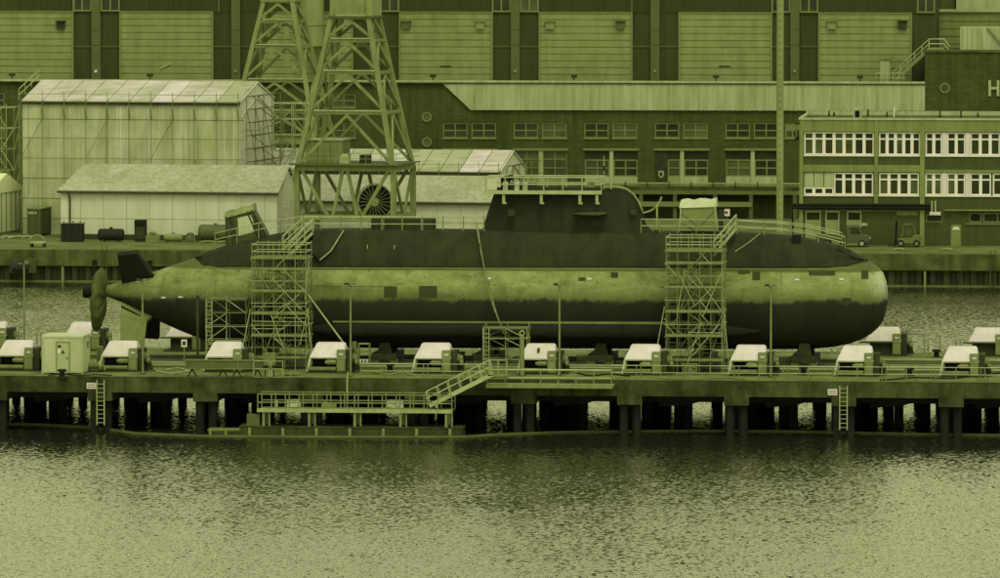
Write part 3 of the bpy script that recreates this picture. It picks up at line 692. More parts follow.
def shelter(name, label, fr, Wd, D, ze, zr, bay):
    t = T(name, label, 'scaffold shelter', fr, RS)
    n = round(Wd / bay); b = Wd / n
    # sheeted front: one cloth drawn over the poles, bulging a little between them
    mb = MB(True); rows = 10; cols = n * 4; rings = []
    for j in range(rows + 1):
        z = ze * j / rows; r = []
        for k in range(cols + 1):
            q = math.sin(math.pi * (k % 4) / 4)
            r.append((-Wd + Wd * k / cols, -.04 - .10 * q + .05 * math.sin(j * 2.1 + k * 1.3), z))
        rings.append(r)
    mb.loft(rings, closed=False, caps=False); front = mb.build('front_sheeting', 'sheet', t, smooth=True)
    mb = MB(True); mb.loft([[(0, 0, 0), (0, D, 0), (0, D, ze), (0, D / 2, zr - .15), (0, 0, ze)], [(-.06, 0, 0), (-.06, D, 0), (-.06, D, ze), (-.06, D / 2, zr - .15), (-.06, 0, ze)]]); mb.build('gable_sheeting', 'shed_wall', t)
    mb = MB(True); mb.loft([[(-Wd, 0, 0), (-Wd, D, 0), (-Wd, D, ze), (-Wd, D / 2, zr - .15), (-Wd, 0, ze)], [(-Wd + .06, 0, 0), (-Wd + .06, D, 0), (-Wd + .06, D, ze), (-Wd + .06, D / 2, zr - .15), (-Wd + .06, 0, ze)]]); mb.build('gable_sheeting', 'shed_wall', t)
    mb = MB(True); mb.box(-Wd, 0, D - .06, D, 0, ze); mb.build('rear_sheeting', 'sheet', t)
    for k in range(n):                                     # roof panels, each a sheet of its own
        xa, xb = -Wd + b * k + .04, -Wd + b * (k + 1) - .04
        for s in (0, 1):
            y0, y1 = ((-.45, D / 2), (D + .45, D / 2))[s]
            z0 = ze - .45 * (zr - ze) / (D / 2)
            mb = MB(True); mb.loft([[(xa, y0, z0), (xb, y0, z0), (xb, y0, z0 + .09), (xa, y0, z0 + .09)], [(xa, y1, zr), (xb, y1, zr), (xb, y1, zr + .09), (xa, y1, zr + .09)]])
            mb.build('roof_panel', random.choice(['shelter_roof', 'shelter_roof', 'shelter_roof_pale', 'shelter_roof_grey', 'shelter_roof_mid' if k < 2 else 'shelter_roof', 'shelter_roof']), t)
    mb = MB(True); mb.box(-Wd - .1, .1, -.40, -.28, ze - .42, ze - .08); mb.build('eave_beam', 'machine_dark', t)
    for k in range(n + 1):                                 # outer poles with the drop brackets under the eave
        x = -Wd + b * k
        mb = MB(True); mb.cyl((x, -.62, 0), (x, -.62, ze + .9), .035, n=6); mb.bar((x - .05, -.62, ze - .8), (x - .05, -.25, ze - 1.9), .14); mb.build('upright', 'scaffold', t)
    for z in [ze * q for q in (.12, .27, .42, .57, .72, .86)]:
        mb = MB(True); mb.cyl((-Wd - .2, -.62, z), (.6, -.62, z), .045, n=6); mb.build('ledger', random.choice(['crane_dark', 'scaffold', 'tank_mid']), t)
    mb = MB(True); mb.cyl((-Wd, -.62, ze + .62), (.1, -.62, ze + .62), .03, n=6); mb.build('guard_rail', 'scaffold', t)
    for k in range(n):
        if k % 3 == 1: continue
        for z0, z1 in ((.27, .57), (.57, .86)):
            if random.random() < .75:
                s = random.choice((0, 1)); xa, xb = -Wd + b * (k + s), -Wd + b * (k + 1 - s)
                mb = MB(True); mb.bar((xa, -.66, ze * z0), (xb, -.66, ze * z1), .05); mb.build('brace', random.choice(['scaffold', 'scaffold_light', 'crane_dark']), t)
    for k in range(1, n * 3):                              # inner poles pressing through the cloth as pale lines
        x = -Wd + b * k / 3 + random.uniform(-.3, .3); mb = MB(True); z0 = random.choice((0, 0, ze * .3)); mb.bar((x, -.16, z0), (x, -.16, ze - .5), random.choice((.05, .07, .10)), .05); mb.build('batten', random.choice(['tent_roof', 'tent_roof', 'shed_wall', 'scaffold_light', 'cream']), front)
    for k in range(4):                                     # verge trim and ribs of the end gable
        f = k / 4
        mb = MB(True); o = .08
        mb.bar((o, D / 2 * f, ze + (zr - ze) * f * .98 - f * .0), (o, D / 2 * (f + .25), ze + (zr - ze) * (f + .25)), .12); mb.build('verge_trim', 'shed_wall', t); mb = MB(True); mb.bar((o, D - D / 2 * f, ze + (zr - ze) * f), (o, D - D / 2 * (f + .25), ze + (zr - ze) * (f + .25)), .12); mb.build('verge_trim', 'shed_wall', t)
    mb = MB(True)
    mb.bar((.10, .2, ze - 1.6), (.10, D / 2, zr - 1.3), .10); mb.bar((.10, D - .2, ze - 1.6), (.10, D / 2, zr - 1.3), .10); mb.build('gable_rafter', 'shed_wall', t)
    for k in range(9):
        z = ze + .5 - k * 1.3; mb = MB(True); mb.cyl((.85, -.4, z), (.85, D + .6, z), .05, n=6); mb.cyl((1.5, -.4, z), (1.5, D + .6, z + .1), .04, n=6); mb.build('gable_tube', 'crane_dark', t)
        if z < 1.5: break
        mb = MB(True); mb.bar((.9, D * (.1 + .25 * (k % 3)), z), (1.4, D * (.4 + .25 * (k % 3)), z - 1.3), .06); mb.build('gable_brace', 'crane_dark' if k % 2 else 'scaffold', t)
    for k in range(1, 5):
        z = ze - .9 - k * 1.9
        if z < .5: break
        mb = MB(True); mb.tube([(.5, -.3, z), (.75, D * .3, z - .1), (.65, D * .7, z + .1), (.5, D + .8, z + .35)], .09); mb.build('gable_ledger', 'scaffold_light', t)
    for k in range(5):
        y = D * k / 4; mb = MB(True); mb.cyl((.7, y, 0), (.7, y, ze + .4), .05, n=6); mb.build('gable_upright', 'scaffold', t)
    for k in range(3):
        mb = MB(True); mb.bar((.6, D * .05 + k * D * .25, ze - 1), (.6, D * .45 + k * D * .25, ze * .35), .06); mb.build('gable_brace', 'scaffold', t)
    return t
f1 = frame_of(240, 23, 191.0, 101.5, 82, px_b=274)
sh1 = shelter('scaffold_shelter', 'tall sheeted scaffold shelter with a panelled roof left of the crane towers', *f1, 2.15)
f2 = frame_of(500, 262, 203.5, 171, 151, px_b=525)
sh2 = shelter('scaffold_shelter', 'lower scaffold shelter with panelled roof and white gable behind the crane legs and the sail', *f2, 2.15)
# stair-like scaffolding leaning on the left end and the stub at the right end of the tall shelter
def frame_tower(name, label, x0, x1, y0, y1, z0, tops, nx, ny, matn='scaffold', cat='scaffold', r=.05, rz=None, loc=None, planks=True, dia=True):
    t = T(name, label, cat, loc if loc else ((x0 + x1) / 2, (y0 + y1) / 2, z0), rz or 0.0)
    L = loc is not None
    zt = tops[-1]
    for i in range(nx):
        for j in range(ny):
            x = x0 + (x1 - x0) * i / max(nx - 1, 1); y = y0 + (y1 - y0) * j / max(ny - 1, 1)
            mb = MB(L); mb.cyl((x, y, z0), (x, y, zt + random.uniform(.05, .3)), r, n=6); mb.build('upright', random.choice([matn, matn, 'scaffold_light']), t)
    for k, z in enumerate(tops):
        mb = MB(L)
        for j in range(ny):
            y = y0 + (y1 - y0) * j / max(ny - 1, 1); mb.cyl((x0 - .12, y, z), (x1 + .12, y, z), r * .9, n=6)
        for i in range(nx):
            x = x0 + (x1 - x0) * i / max(nx - 1, 1); mb.cyl((x, y0 - .1, z + .03), (x, y1 + .1, z + .03), r * .9, n=6)
        mb.build('ledger', random.choice([matn, 'scaffold_light']), t)
        if dia and k:
            za = tops[k - 1]
            for (ya) in ((y0 - .06), (y1 + .06)):
                i = random.randrange(nx - 1); xa = x0 + (x1 - x0) * i / (nx - 1); xb = x0 + (x1 - x0) * (i + 1) / (nx - 1)
                if random.random() < .5: xa, xb = xb, xa
                mb = MB(L); mb.bar((xa, ya, za), (xb, ya, z), r * 1.6); mb.build('brace', 'scaffold_light', t)
            mb = MB(L); mb.bar((x0 - .06, y0, za), (x0 - .06, y1, z), r * 1.6); mb.build('brace', matn, t)
            mb = MB(L); mb.bar((x1 + .06, y0, za), (x1 + .06, y1, z), r * 1.6); mb.build('brace', matn, t)
    return t
q = P(22, 150, 198); w0 = q.x
mb = MB(True)
for dz in (.5, 1.1):
    mb.bar((-f1[1] - .2, -.6, f1[3] + dz), (-f1[1] - .2, f1[2] / 2, f1[4] + dz), .07)
for k in range(4): mb.bar((-f1[1] - .2, -.6 + k * f1[2] / 6, f1[3] + (f1[4] - f1[3]) * k / 3), (-f1[1] - .2, -.6 + k * f1[2] / 6, f1[3] + (f1[4] - f1[3]) * k / 3 + 1.15), .06)
mb.build('roof_guard_rail', 'scaffold_light', sh1)
frame_tower('scaffold', 'open pole scaffolding leaning beside the left end of the tall sheeted shelter', w0 - 3.4, w0 - .8, 198, 201, GZ, [GZ + 2 + 2.1 * k for k in range(6)], 3, 2)
q = P(284, 150, 207)
frame_tower('scaffold', 'dense pole scaffolding between the tall shelter gable and the crane towers', q.x - 1.6, q.x + 3.2, 207, 210, GZ, [GZ + 1.5 + 1.6 * k for k in range(8)], 5, 3)

def shed(name, label, fr, Wd, D, ze, zr, hip=0.0):
    t = T(name, label, 'shed', fr, RS)
    mb = MB(True); mb.loft([[(-Wd, y, z) for y, z in ((0, 0), (D, 0), (D, ze - .02), (0, ze - .02))], [(0, y, z) for y, z in ((0, 0), (D, 0), (D, ze - .02), (0, ze - .02))]])
    mb.add([(-.01, .05, ze - .03), (-.01, D - .05, ze - .03), (-.01, D / 2, zr - .2)], [(0, 1, 2)])
    wo = mb.build('wall', 'shed_wall', t)
    mb = MB(True); k = 0; x = -Wd + 2.0
    while x < -.5: mb.box(x, x + .05, -.02, 0.02, .6, ze - .3); x += 2.35
    mb.box(-Wd, 0, -.025, .02, ze * .42, ze * .42 + .06); mb.build('sheet_joint', 'fascia', wo)
    mb = MB(True); o = .35; zo = ze - o * (zr - ze) / (D / 2)
    a, b2 = -Wd - .25 + 0, .25
    rl = -Wd - .25 + hip
    th = .14
    mb.add([(a, -o, zo), (b2, -o, zo), (b2, D / 2, zr), (rl, D / 2, zr), (a, D + o, zo), (b2, D + o, zo)] + [(a, -o, zo + th), (b2, -o, zo + th), (b2, D / 2, zr + th), (rl, D / 2, zr + th), (a, D + o, zo + th), (b2, D + o, zo + th)],
           [(0, 1, 2, 3), (3, 2, 5, 4), (0, 3, 4), (6, 7, 8, 9), (9, 8, 11, 10), (6, 9, 10), (0, 1, 7, 6), (1, 2, 8, 7), (2, 5, 11, 8), (5, 4, 10, 11), (4, 0, 6, 10)])
    mb.build('roof', 'shed_roof', t)
    mb = MB(True); mb.box(a, b2, -o - .13, -o - .003, zo - .16, zo + .06); mb.build('gutter', 'edge_dark', t)
    mb = MB(True); mb.tube([(-Wd + .9, -o - .06, zo - .1), (-Wd + .95, -.12, zo - .8), (-Wd + .95, -.12, .1)], .09); mb.build('downpipe', 'edge_dark', t)
    mb = MB(True); mb.box(-Wd, -.02, -.06, .0, 0, .55); mb.build('plinth', 'edge_dark', t)
    return t
s1 = G(277, 241.8, GZ)
g1 = frame_of(277, 61, s1.y, 191.5, 167, D=8.0)
shed('long_shed', 'long pale metal shed with a light speckled roof on the left quay', *g1, hip=1.5)
g2 = frame_of(497, 280, 189.5, 201.5, 177.5, D=8.0)
shed('long_shed', 'pale metal shed behind the crane legs and its cable reel', *g2, hip=1.4)

# small gabled storage tent at the far left edge
tl = P(24, 200, 200); tl.z = GZ
D5 = 13.0; fr5 = tl - LY * D5
t5 = T('storage_tent', 'white gabled storage hall with slatted end wall at the far left edge', 'hall', fr5, RS)
ze5 = height(tl, 189.5) - GZ; zr5 = ze5 + 1.9
mb = MB(True); mb.box(-14, 0, 0, D5, 0, ze5); mb.build('wall', 'sheet', t5)
mb = MB(True)
for k in range(26): mb.box(-.02, .09, .15, D5 - .15, .25 + k * (ze5 - .3) / 26, .25 + k * (ze5 - .3) / 26 + .17)
mb.build('slatted_end_wall', 'tent_white', t5)
for k in range(9): 
    mb = MB(True); y = .1 + k * (D5 - .2) / 8; mb.box(.05, .14, y - .06, y + .06, .2, ze5); mb.build('end_post', 'crane_dark', t5)
mb = MB(True); mb.loft([[(-14, -.2, ze5 + .02), (-14, D5 + .2, ze5 + .02), (-14, D5 / 2, zr5)], [(.2, -.2, ze5 + .02), (.2, D5 + .2, ze5 + .02), (.2, D5 / 2, zr5)]]); mb.build('roof', 'tent_white', t5)

# ------------------------------------------------------------------ lattice cranes
def crane(name, label, fl, Wb, Db, z_sill, z_frame, levels, dx, dy, ztop, extra_top):
    """fl: front left foot; the tower tapers by dx, dy a side between z_frame and ztop"""
    t = T(name, label, 'crane', fl, RS)
    def corner(i, j, z):
        if z <= z_frame: return Vector((Wb * i, Db * j, z))
        f = (z - z_frame) / (ztop - z_frame)
        return Vector(((dx * f) if i == 0 else Wb - dx * f, (dy * f) if j == 0 else Db - dy * f, z))
    for i in (0, 1):
        for j in (0, 1):
            mb = MB(True); mb.bar(corner(i, j, .9), corner(i, j, z_frame), .50, .50, (0, 1, 0)); mb.bar(corner(i, j, z_frame - .2), corner(i, j, ztop), .44, .44, (0, 1, 0)); lg = mb.build('leg', 'crane_paint', t)
            c = corner(i, j, 0); mb = MB(True); mb.box(c.x - 1.1, c.x + 1.1, c.y - .3, c.y + .3, .35, .95)
            for s in (-.7, .7): mb.cyl((c.x + s, c.y - .2, .32), (c.x + s, c.y + .2, .32), .32, n=12)
            mb.build('bogie', 'crane_dark', lg)
    sides = [((0, 0), (1, 0)), ((1, 0), (1, 1)), ((1, 1), (0, 1)), ((0, 1), (0, 0))]
    for zi, z in enumerate(levels):
        for (a, b2) in sides:
            p, q = corner(*a, z), corner(*b2, z); big = zi == 0
            mb = MB(True); mb.bar(p, q, .4 if big else .26, .5 if big else .26); mb.build('girder', 'crane_paint', t)
    for za, zb2 in zip(levels, levels[1:]):
        for (a, b2) in sides:
            m_ = (corner(*a, zb2) + corner(*b2, zb2)) / 2
            for s in (a, b2):
                p = corner(*s, za + .3); mb = MB(True); mb.bar(p, m_ - Vector((0, 0, .2)), .22, .26); mb.build('brace', 'crane_paint', t)
            g = MB(True); g.box(m_.x - .4, m_.x + .4, m_.y - .06 - (.2 if a[1] == b2[1] == 0 else 0), m_.y + .06, m_.z - .5, m_.z + .1)
    for (a, b2) in sides:                                  # portal: two V braces a side
        pa, pb = corner(*a, z_frame), corner(*b2, z_frame); sa, sb = corner(*a, z_sill), corner(*b2, z_sill); mid = (pa + pb) / 2
        mb = MB(True); mb.bar(sa, sb, .4, .5); mb.build('sill_beam', 'crane_paint', t)
        if a[1] == b2[1]:
            for p, q in ((pa.lerp(pb, .04), sa.lerp(sb, .33)), (mid - (pb - pa) * .02, sa.lerp(sb, .37)), (mid + (pb - pa) * .02, sa.lerp(sb, .63)), (pa.lerp(pb, .96), sa.lerp(sb, .67))):
                mb = MB(True); mb.bar(p, q, .26, .30); mb.build('brace', 'crane_paint', t)
        else:
            for p, q in ((pa, sa.lerp(sb, .5)), (pb, sa.lerp(sb, .5))): mb = MB(True); mb.bar(p, q, .24, .28); mb.build('brace', 'crane_paint', t)
    for z in levels[1:]:                                   # narrow walkway rails at each level
        p, q = corner(0, 0, z), corner(1, 0, z); mb = MB(True)
        mb.bar(p + Vector((.5, -.25, .25)), q + Vector((-.2, -.25, .25)), .10); mb.build('walkway_edge', 'rail_bright', t)
    if extra_top:
        a = corner(0, 0, ztop); b2 = corner(1, 1, ztop)
        mb = MB(True); mb.box(a.x - .1, b2.x - .4, a.y - .2, b2.y + .1, ztop + .2, ztop + 4.5); hs = mb.build('machinery_house', 'crane_paint', t)
        mb = MB(True); mb.box(b2.x - .39, b2.x + .3, a.y + .1, b2.y, ztop + .2, ztop + 4.4); mb.build('side_box', 'door_panel', hs)
        mb = MB(True); mb.box(a.x - .3, b2.x + .4, a.y - .4, b2.y + .3, ztop, ztop + .19); mb.build('top_platform', 'crane_dark', t)
    else:
        a = corner(0, 0, ztop); b2 = corner(1, 1, ztop)
        mb = MB(True); mb.box(a.x - .3, b2.x + .3, a.y - .3, b2.y + .3, ztop, ztop + 3.5); mb.build('machinery_house', 'crane_paint', t)
    return t, corner
fl = P(297, 200, 174.0); fl.z = GZ
hz = lambda py: height(fl, py) - GZ
Wb = reach(fl, LX, 393.5, 0, 30)
lv = [hz(168), hz(113), hz(73), hz(41), hz(18)]
cr1, cn = crane('lattice_crane', 'nearer lattice crane tower with box house and cable reel on its portal', fl, Wb, 8.0, hz(217), lv[0], lv, 2.95, 2.0, lv[-1], True)
def onc(px, py, yl):                                     # a point of the crane's local plane y = yl
    inv = empty_matrix(cr1).inverted(); c = inv @ CAM; d = (inv.to_3x3() @ ray(px, py)); return c + d * ((yl - c.y) / d.y)
z0 = lv[0]
mb = MB(True); mb.box(-.6, Wb + .6, -.9, 8.6, z0 + .32, z0 + .42); mb.build('portal_deck', 'crane_dark', cr1)
a, b = onc(306, 164, 2), onc(342.5, 140.5, 2)
mb = MB(True); mb.box(a.x, b.x, 2, 5, z0 + .43, b.z); ho = mb.build('electrical_house', 'crane_paint', cr1)
mb = MB(True); mb.box(a.x - .12, b.x + .12, 1.85, 5.15, b.z, b.z + .12); mb.build('roof', 'fascia', ho)
mb = MB(True)
for k in range(1, 3): x = a.x + (b.x - a.x) * k / 3; mb.box(x - .03, x + .03, 1.97, 2, z0 + .5, b.z - .1)
mb.build('panel_joint', 'crane_dark', ho)
a = onc(345, 163, 1); mb = MB(True); mb.box(a.x - .45, a.x + .45, .6, 1.5, z0 + .43, z0 + 1.1); mb.cyl((a.x - .3, 1, z0 + .95), (a.x + .35, 1, z0 + .95), .42, n=12); mb.build('winch', 'scaffold_light', cr1)
a, b = onc(359.5, 164, 3), onc(369, 155, 3); mb = MB(True); mb.box(a.x, b.x, 3, 4, z0 + .43, b.z); mb.build('control_box', 'machine_dark', cr1)
a = onc(374.7, 202, 1.2); rr = 18 / 10.35
mb = MB(True); mb.cyl((a.x, 1.35, a.z), (a.x, 1.9, a.z), rr * .93, n=40); rl = mb.build('cable_reel', 'black', cr1)
mb = MB(True)
for k in range(22):
    an = 2 * math.pi * k / 22; u = Vector((math.cos(an), 0, math.sin(an))); mb.bar(Vector((a.x, 1.22, a.z)) + u * .35, Vector((a.x, 1.22, a.z)) + u * rr * .98, .055)
mb.build('spoke', 'scaffold', rl)
mb = MB(True); ringp = [Vector((a.x + math.cos(2 * math.pi * k / 40) * rr, 1.3, a.z + math.sin(2 * math.pi * k / 40) * rr)) for k in range(41)]; mb.tube(ringp, .07); mb.cyl((a.x, 1.1, a.z), (a.x, 1.34, a.z), .42, n=16); mb.build('rim', 'scaffold_light', rl)
mb = MB(True); mb.box(a.x - 2.6, a.x + .2, 1.0, 2.2, a.z - 1.6, a.z - 1.2); mb.bar((a.x - .2, 1.6, a.z - 1.4), (a.x, 1.6, a.z), .3); mb.build('reel_stand', 'crane_dark', cr1)
mb = MB(True)
p0, p1 = onc(283, 232, -.6), onc(291, 168, -.6)
for s in (-.3, .3): mb.bar(p0 + Vector((s, 0, 0)), p1 + Vector((s, 0, 0)), .07)
for k in range(16): q = p0.lerp(p1, k / 15); mb.bar(q - Vector((.3, 0, 0)), q + Vector((.3, 0, 0)), .05)
mb.build('ladder', 'scaffold_light', cr1)
mb = MB(True)
for z in (.55, 1.05): mb.bar((-.5, -.85, z0 + .42 + z), (Wb + .5, -.85, z0 + .42 + z), .05); mb.bar((Wb + .5, -.85, z0 + .42 + z), (Wb + .5, 8.5, z0 + .42 + z), .05)
for k in range(8): mb.bar((-.5 + (Wb + 1) * k / 7, -.85, z0 + .42), (-.5 + (Wb + 1) * k / 7, -.85, z0 + 1.5), .05)
mb.build('railing', 'crane_paint', cr1)
mb = MB(True)                                              # zig-zag service stair on the right side of the tower
for k, (za, zb2) in enumerate(zip(lv, lv[1:])):
    p = cn(1, 0, za).lerp(cn(1, 1, za), .25 + .5 * (k % 2)); q = cn(1, 0, zb2).lerp(cn(1, 1, zb2), .75 - .5 * (k % 2))
    for o in (0, .55): mb.bar(p + Vector((-1.1 + o, 0, .2)), q + Vector((-1.1 + o, 0, .2)), .08, .2)
    for o in (0, .55): mb.bar(p + Vector((-1.1 + o, 0, 1.2)), q + Vector((-1.1 + o, 0, 1.2)), .05)
mb.build('service_stair', 'scaffold', cr1)

fl = P(229, 140, 219.0); fl.z = GZ
hz = lambda py: height(fl, py) - GZ
Wb2 = reach(fl, LX, 316, 0, 30)
lv = [hz(141), hz(112), hz(81), hz(47), hz(22), hz(2)]
tW = 29.5 / 9.6
crane('lattice_crane', 'farther lattice crane tower rising behind the gable of the tall sheeted shelter', fl, Wb2, 7.5, hz(185), lv[0], lv, (Wb2 - tW) / 2, 2.4, lv[-1], False)

# tall tubular mast in front of the office block
mp = P(779.8, 222, 170.5); r = 3.6 / 10.45
t = T('mast', 'tall thick pale tubular mast standing on the quay beside the office block', 'mast', (mp.x, mp.y, GZ))
mb = MB(); mb.cyl((mp.x, mp.y, GZ), (mp.x, mp.y, 33), r, r * .95, 20); mb.build('pole', 'pipe_grey', t, smooth=True)
mb = MB(); mb.cyl((mp.x, mp.y, GZ), (mp.x, mp.y, GZ + .25), r * 1.9, n=16); mb.build('base_plate', 'crane_dark', t)
mb = MB()
for k in range(40): mb.bar((mp.x - .12, mp.y - r - .06, GZ + 1 + k * .7), (mp.x + .12, mp.y - r - .06, GZ + 1 + k * .7), .04)
mb.build('climbing_rung', 'crane_dark', t)

# ------------------------------------------------------------------ gear on the far quay
def on_quay(px, py): return G(px, py, GZ)
def wpx(p, n): return n / (F / (p - CAM).dot(FWD))       # n picture pixels at p in metres
# dark shipping container beside the tent
p = on_quay(27, 236.0); q = wpx(p, 1)
t = T('container', 'dark grey shipping container between the slatted hall and the long shed', 'container', (p.x, p.y, GZ), R(-7.5))
L = wpx(p, 14.5) ; Hh = wpx(p, 27); dp = 6.0
mb = MB(True); mb.box(0, L, 0, dp, .1, Hh); mb.build('body', 'container_dark', t, bevel=.04)
mb = MB(True)
for k in range(18): mb.box(L, L + .05, .2 + k * .31, .36 + k * .31, .3, Hh - .2)
mb.build('corrugation', 'container_dark', t)
mb = MB(True); mb.box(-.05, L + .08, -.05, dp + .05, Hh, Hh + .12); mb.build('roof', 'crane_paint', t)
mb = MB(True)
for x in (.1, L / 2, L - .1): mb.box(x - .05, x + .05, -.05, 0, .1, Hh)
mb.build('door_bar', 'crane_dark', t)
for (x, z, w_) in ((.35 * L, .82, .5), (L + .06, .8, 0)):
    mb = MB(True)
    if w_: mb.box(x - .35, x + .5, -.03, -.003, Hh * z, Hh * z + .22)
    else: mb.box(L + .05, L + .08, 3.4, 4.0, Hh * z - .3, Hh * z + .1)
    mb.build('marking', 'fascia', t)
def tank(name, label, cat, px0, px1, y0, y1, mat, depth=None, legs=True, group=None):
    p = on_quay((px0 + px1) / 2, y1); L = wpx(p, px1 - px0); H = wpx(p, y1 - y0); r = H * .46
    t = T(name, label, cat, (p.x, p.y, GZ), 0)
    xs = [-L / 2, -L / 2 + r * .10, -L / 2 + r * .35, L / 2 - r * .35, L / 2 - r * .10, L / 2]; rs = [r * .45, r * .82, r, r, r * .82, r * .45]
    mb = MB(True); mb.loft([[(x, math.cos(2 * math.pi * k / 24) * rr + r, H - r + math.sin(2 * math.pi * k / 24) * rr) for k in range(24)] for x, rr in zip(xs, rs)]); b = mb.build('vessel', mat, t, smooth=True)
    for s in (-.55, .55):
        mb = MB(True); mb.box(s * L / 2 - .12, s * L / 2 + .12, r * .35, r * 1.65, 0, H - r * 1.6); mb.build('saddle', 'machine_dark', t)
        mb = MB(True); mb.cyl((s * L / 2 - .05, r, H - r), (s * L / 2 + .05, r, H - r), r * 1.02, n=24); mb.build('band', mat, b)
    mb = MB(True); mb.cyl((0, r, H - .05), (0, r, H + .15), .16); mb.build('filler_cap', mat, b)
    return t
p = on_quay(71.5, 242); t = T('tank_box', 'dark square steel bin with lids in front of the long pale shed', 'bin', (p.x, p.y, GZ))
L, H = wpx(p, 21.5), wpx(p, 17.5)
mb = MB(True); mb.box(-L / 2, L / 2, 0, 1.6, 0, H); mb.build('body', 'tank_dark', t, bevel=.05)
mb = MB(True); mb.box(-L / 2 - .05, L / 2 + .05, -.05, 1.65, H, H + .08); mb.build('lid', 'machine_dark', t)
for k, x in enumerate((-.4, .05, .38)): mb = MB(True); mb.cyl((x * L, .5, H + .08), (x * L, .5, H + .3), .09); mb.build('filler_cap', 'machine', t)
for x in (-.3, 0, .3): mb = MB(True); mb.box(x * L - .04, x * L + .04, -.06, 0, .1, H - .1); mb.build('rib', 'tank_dark', t)
tank('fuel_tank', 'black horizontal tank in front of the long pale shed', 'tank', 97, 123.5, 229, 242, 'tank_dark')
p = on_quay(140, 242); t = T('cabinet', 'tall dark steel cabinet against the long pale shed wall', 'cabinet', (p.x, p.y, GZ))
L, H = wpx(p, 11.5), wpx(p, 22)
mb = MB(True); mb.box(-L / 2, L / 2, 0, 1.0, .1, H); mb.build('body', 'tank_dark', t, bevel=.03)
mb = MB(True); mb.box(-L / 2 + .08, L / 2 - .08, -.03, 0, H * .72, H - .12); mb.build('louvre', 'black', t)
mb = MB(True); mb.box(-L / 2 + .06, L / 2 - .06, -.03, 0, .25, H * .68); mb.build('door', 'machine_dark', t)
p = on_quay(152.5, 242.5); t = T('crate', 'pale slatted wooden crate on the quay right of the dark cabinet', 'crate', (p.x, p.y, GZ))
L, H = wpx(p, 14), wpx(p, 8)
for z in (.02, .3, .58): mb = MB(True); mb.box(-L / 2, L / 2, -.03, 0, z * H, z * H + H * .24); mb.build('slat', 'wood', t)
mb = MB(True); mb.box(-L / 2 + .02, L / 2 - .02, .001, .9, 0, H * .85); mb.build('box', 'wood', t)
mb = MB(True); mb.tube([(-L * .3, .45, H * .85), (-L * .2, .45, H * 1.2), (L * .1, .4, H * 1.15), (L * .25, .45, H * .9)], .16, 8); mb.build('hose_coil', 'scaffold', t)
tank('gas_tank', 'pale grey horizontal tank on the quay right of the slatted crate', 'tank', 163, 182.5, 234, 242, 'tarp_light')
p = on_quay(189.5, 242); t = T('cable_drum', 'round dark cable drum standing on the quay between two tanks', 'drum', (p.x, p.y, GZ))
r = wpx(p, 4.6)
mb = MB(True)
for y in (0, .7): mb.cyl((0, y, r), (0, y + .1, r), r, n=24)
mb.build('flange', 'tank_mid', t)
mb = MB(True); mb.cyl((0, .1, r), (0, .7, r), r * .6, n=20); mb.build('core', 'machine_dark', t)
mb = MB(True); mb.cyl((0, -.04, r), (0, 0, r), r * .3, n=14); mb.build('hub', 'scaffold', t)
mb = MB(True); mb.box(r * .9, r * 1.15, 0, .5, 0, r * 1.3); mb.build('chock', 'wood', t)
tank('storage_tank', 'largest grey horizontal tank on the quay behind the stern deck tent', 'tank', 197, 232, 225, 242.3, 'tank_mid')
p = on_quay(37, 247.5); t = T('bench', 'low pale platform bench near the quay edge at left', 'bench', (p.x, p.y, GZ))
L = wpx(p, 15); mb = MB(True); mb.box(-L / 2, L / 2, 0, 1.2, .38, .55); mb.build('top', 'fascia', t)
for s in (-1, 1): mb = MB(True); mb.box(s * L * .42 - .1, s * L * .42 + .1, .1, 1.1, 0, .38); mb.build('leg', 'machine_dark', t)
def hose(label, pts, r=.06, mat='scaffold_light'):
    mb = MB(); mb.tube(pts, r, 6); return mb.build('hose', mat, None, True, label=label, cat='hose')
def arch(px, py, wp, hp, label):
    p = on_quay(px, py); wd, h_ = wpx(p, wp), wpx(p, hp)
    t = T('mooring_hoop', label, 'hoop', (p.x, p.y, GZ)); mb = MB(True); mb.tube([(-wd / 2 * math.cos(a * math.pi / 12), 0, h_ * math.sin(a * math.pi / 12)) for a in range(13)], .06); mb.build('hoop', 'scaffold_light', t)
    mb = MB(True); mb.box(-wd / 2 - .15, wd / 2 + .15, -.1, .1, 0, .06); mb.build('foot', 'quay_cap', t)
arch(37, 241.5, 16, 6.5, 'pale steel hoop standing behind the low platform bench at left')
arch(899, 251, 11, 2.6, 'pale steel hoop on the quay edge left below the forklift')
arch(947, 251, 11, 2.6, 'pale steel hoop on the quay edge right of the forklift')
for k, (pa, pb, yy) in enumerate(((2, 30, 238.5), (200, 262, 243.5))):
    a, b = on_quay(pa, yy), on_quay(pb, yy - .8); t = MB(); t.tube([a.lerp(b, f / 8) + Vector((0, .6 * math.sin(f * 1.7), .1 + .06 * (f % 2))) for f in range(9)], .13, 8)
    t.build('hose', 'fascia' if k == 0 else 'scaffold', None, True, label=('pale folded hose lying on the quay beside the slatted hall', 'thin hose lying along the quay behind the submarine stern')[k], cat='hose')

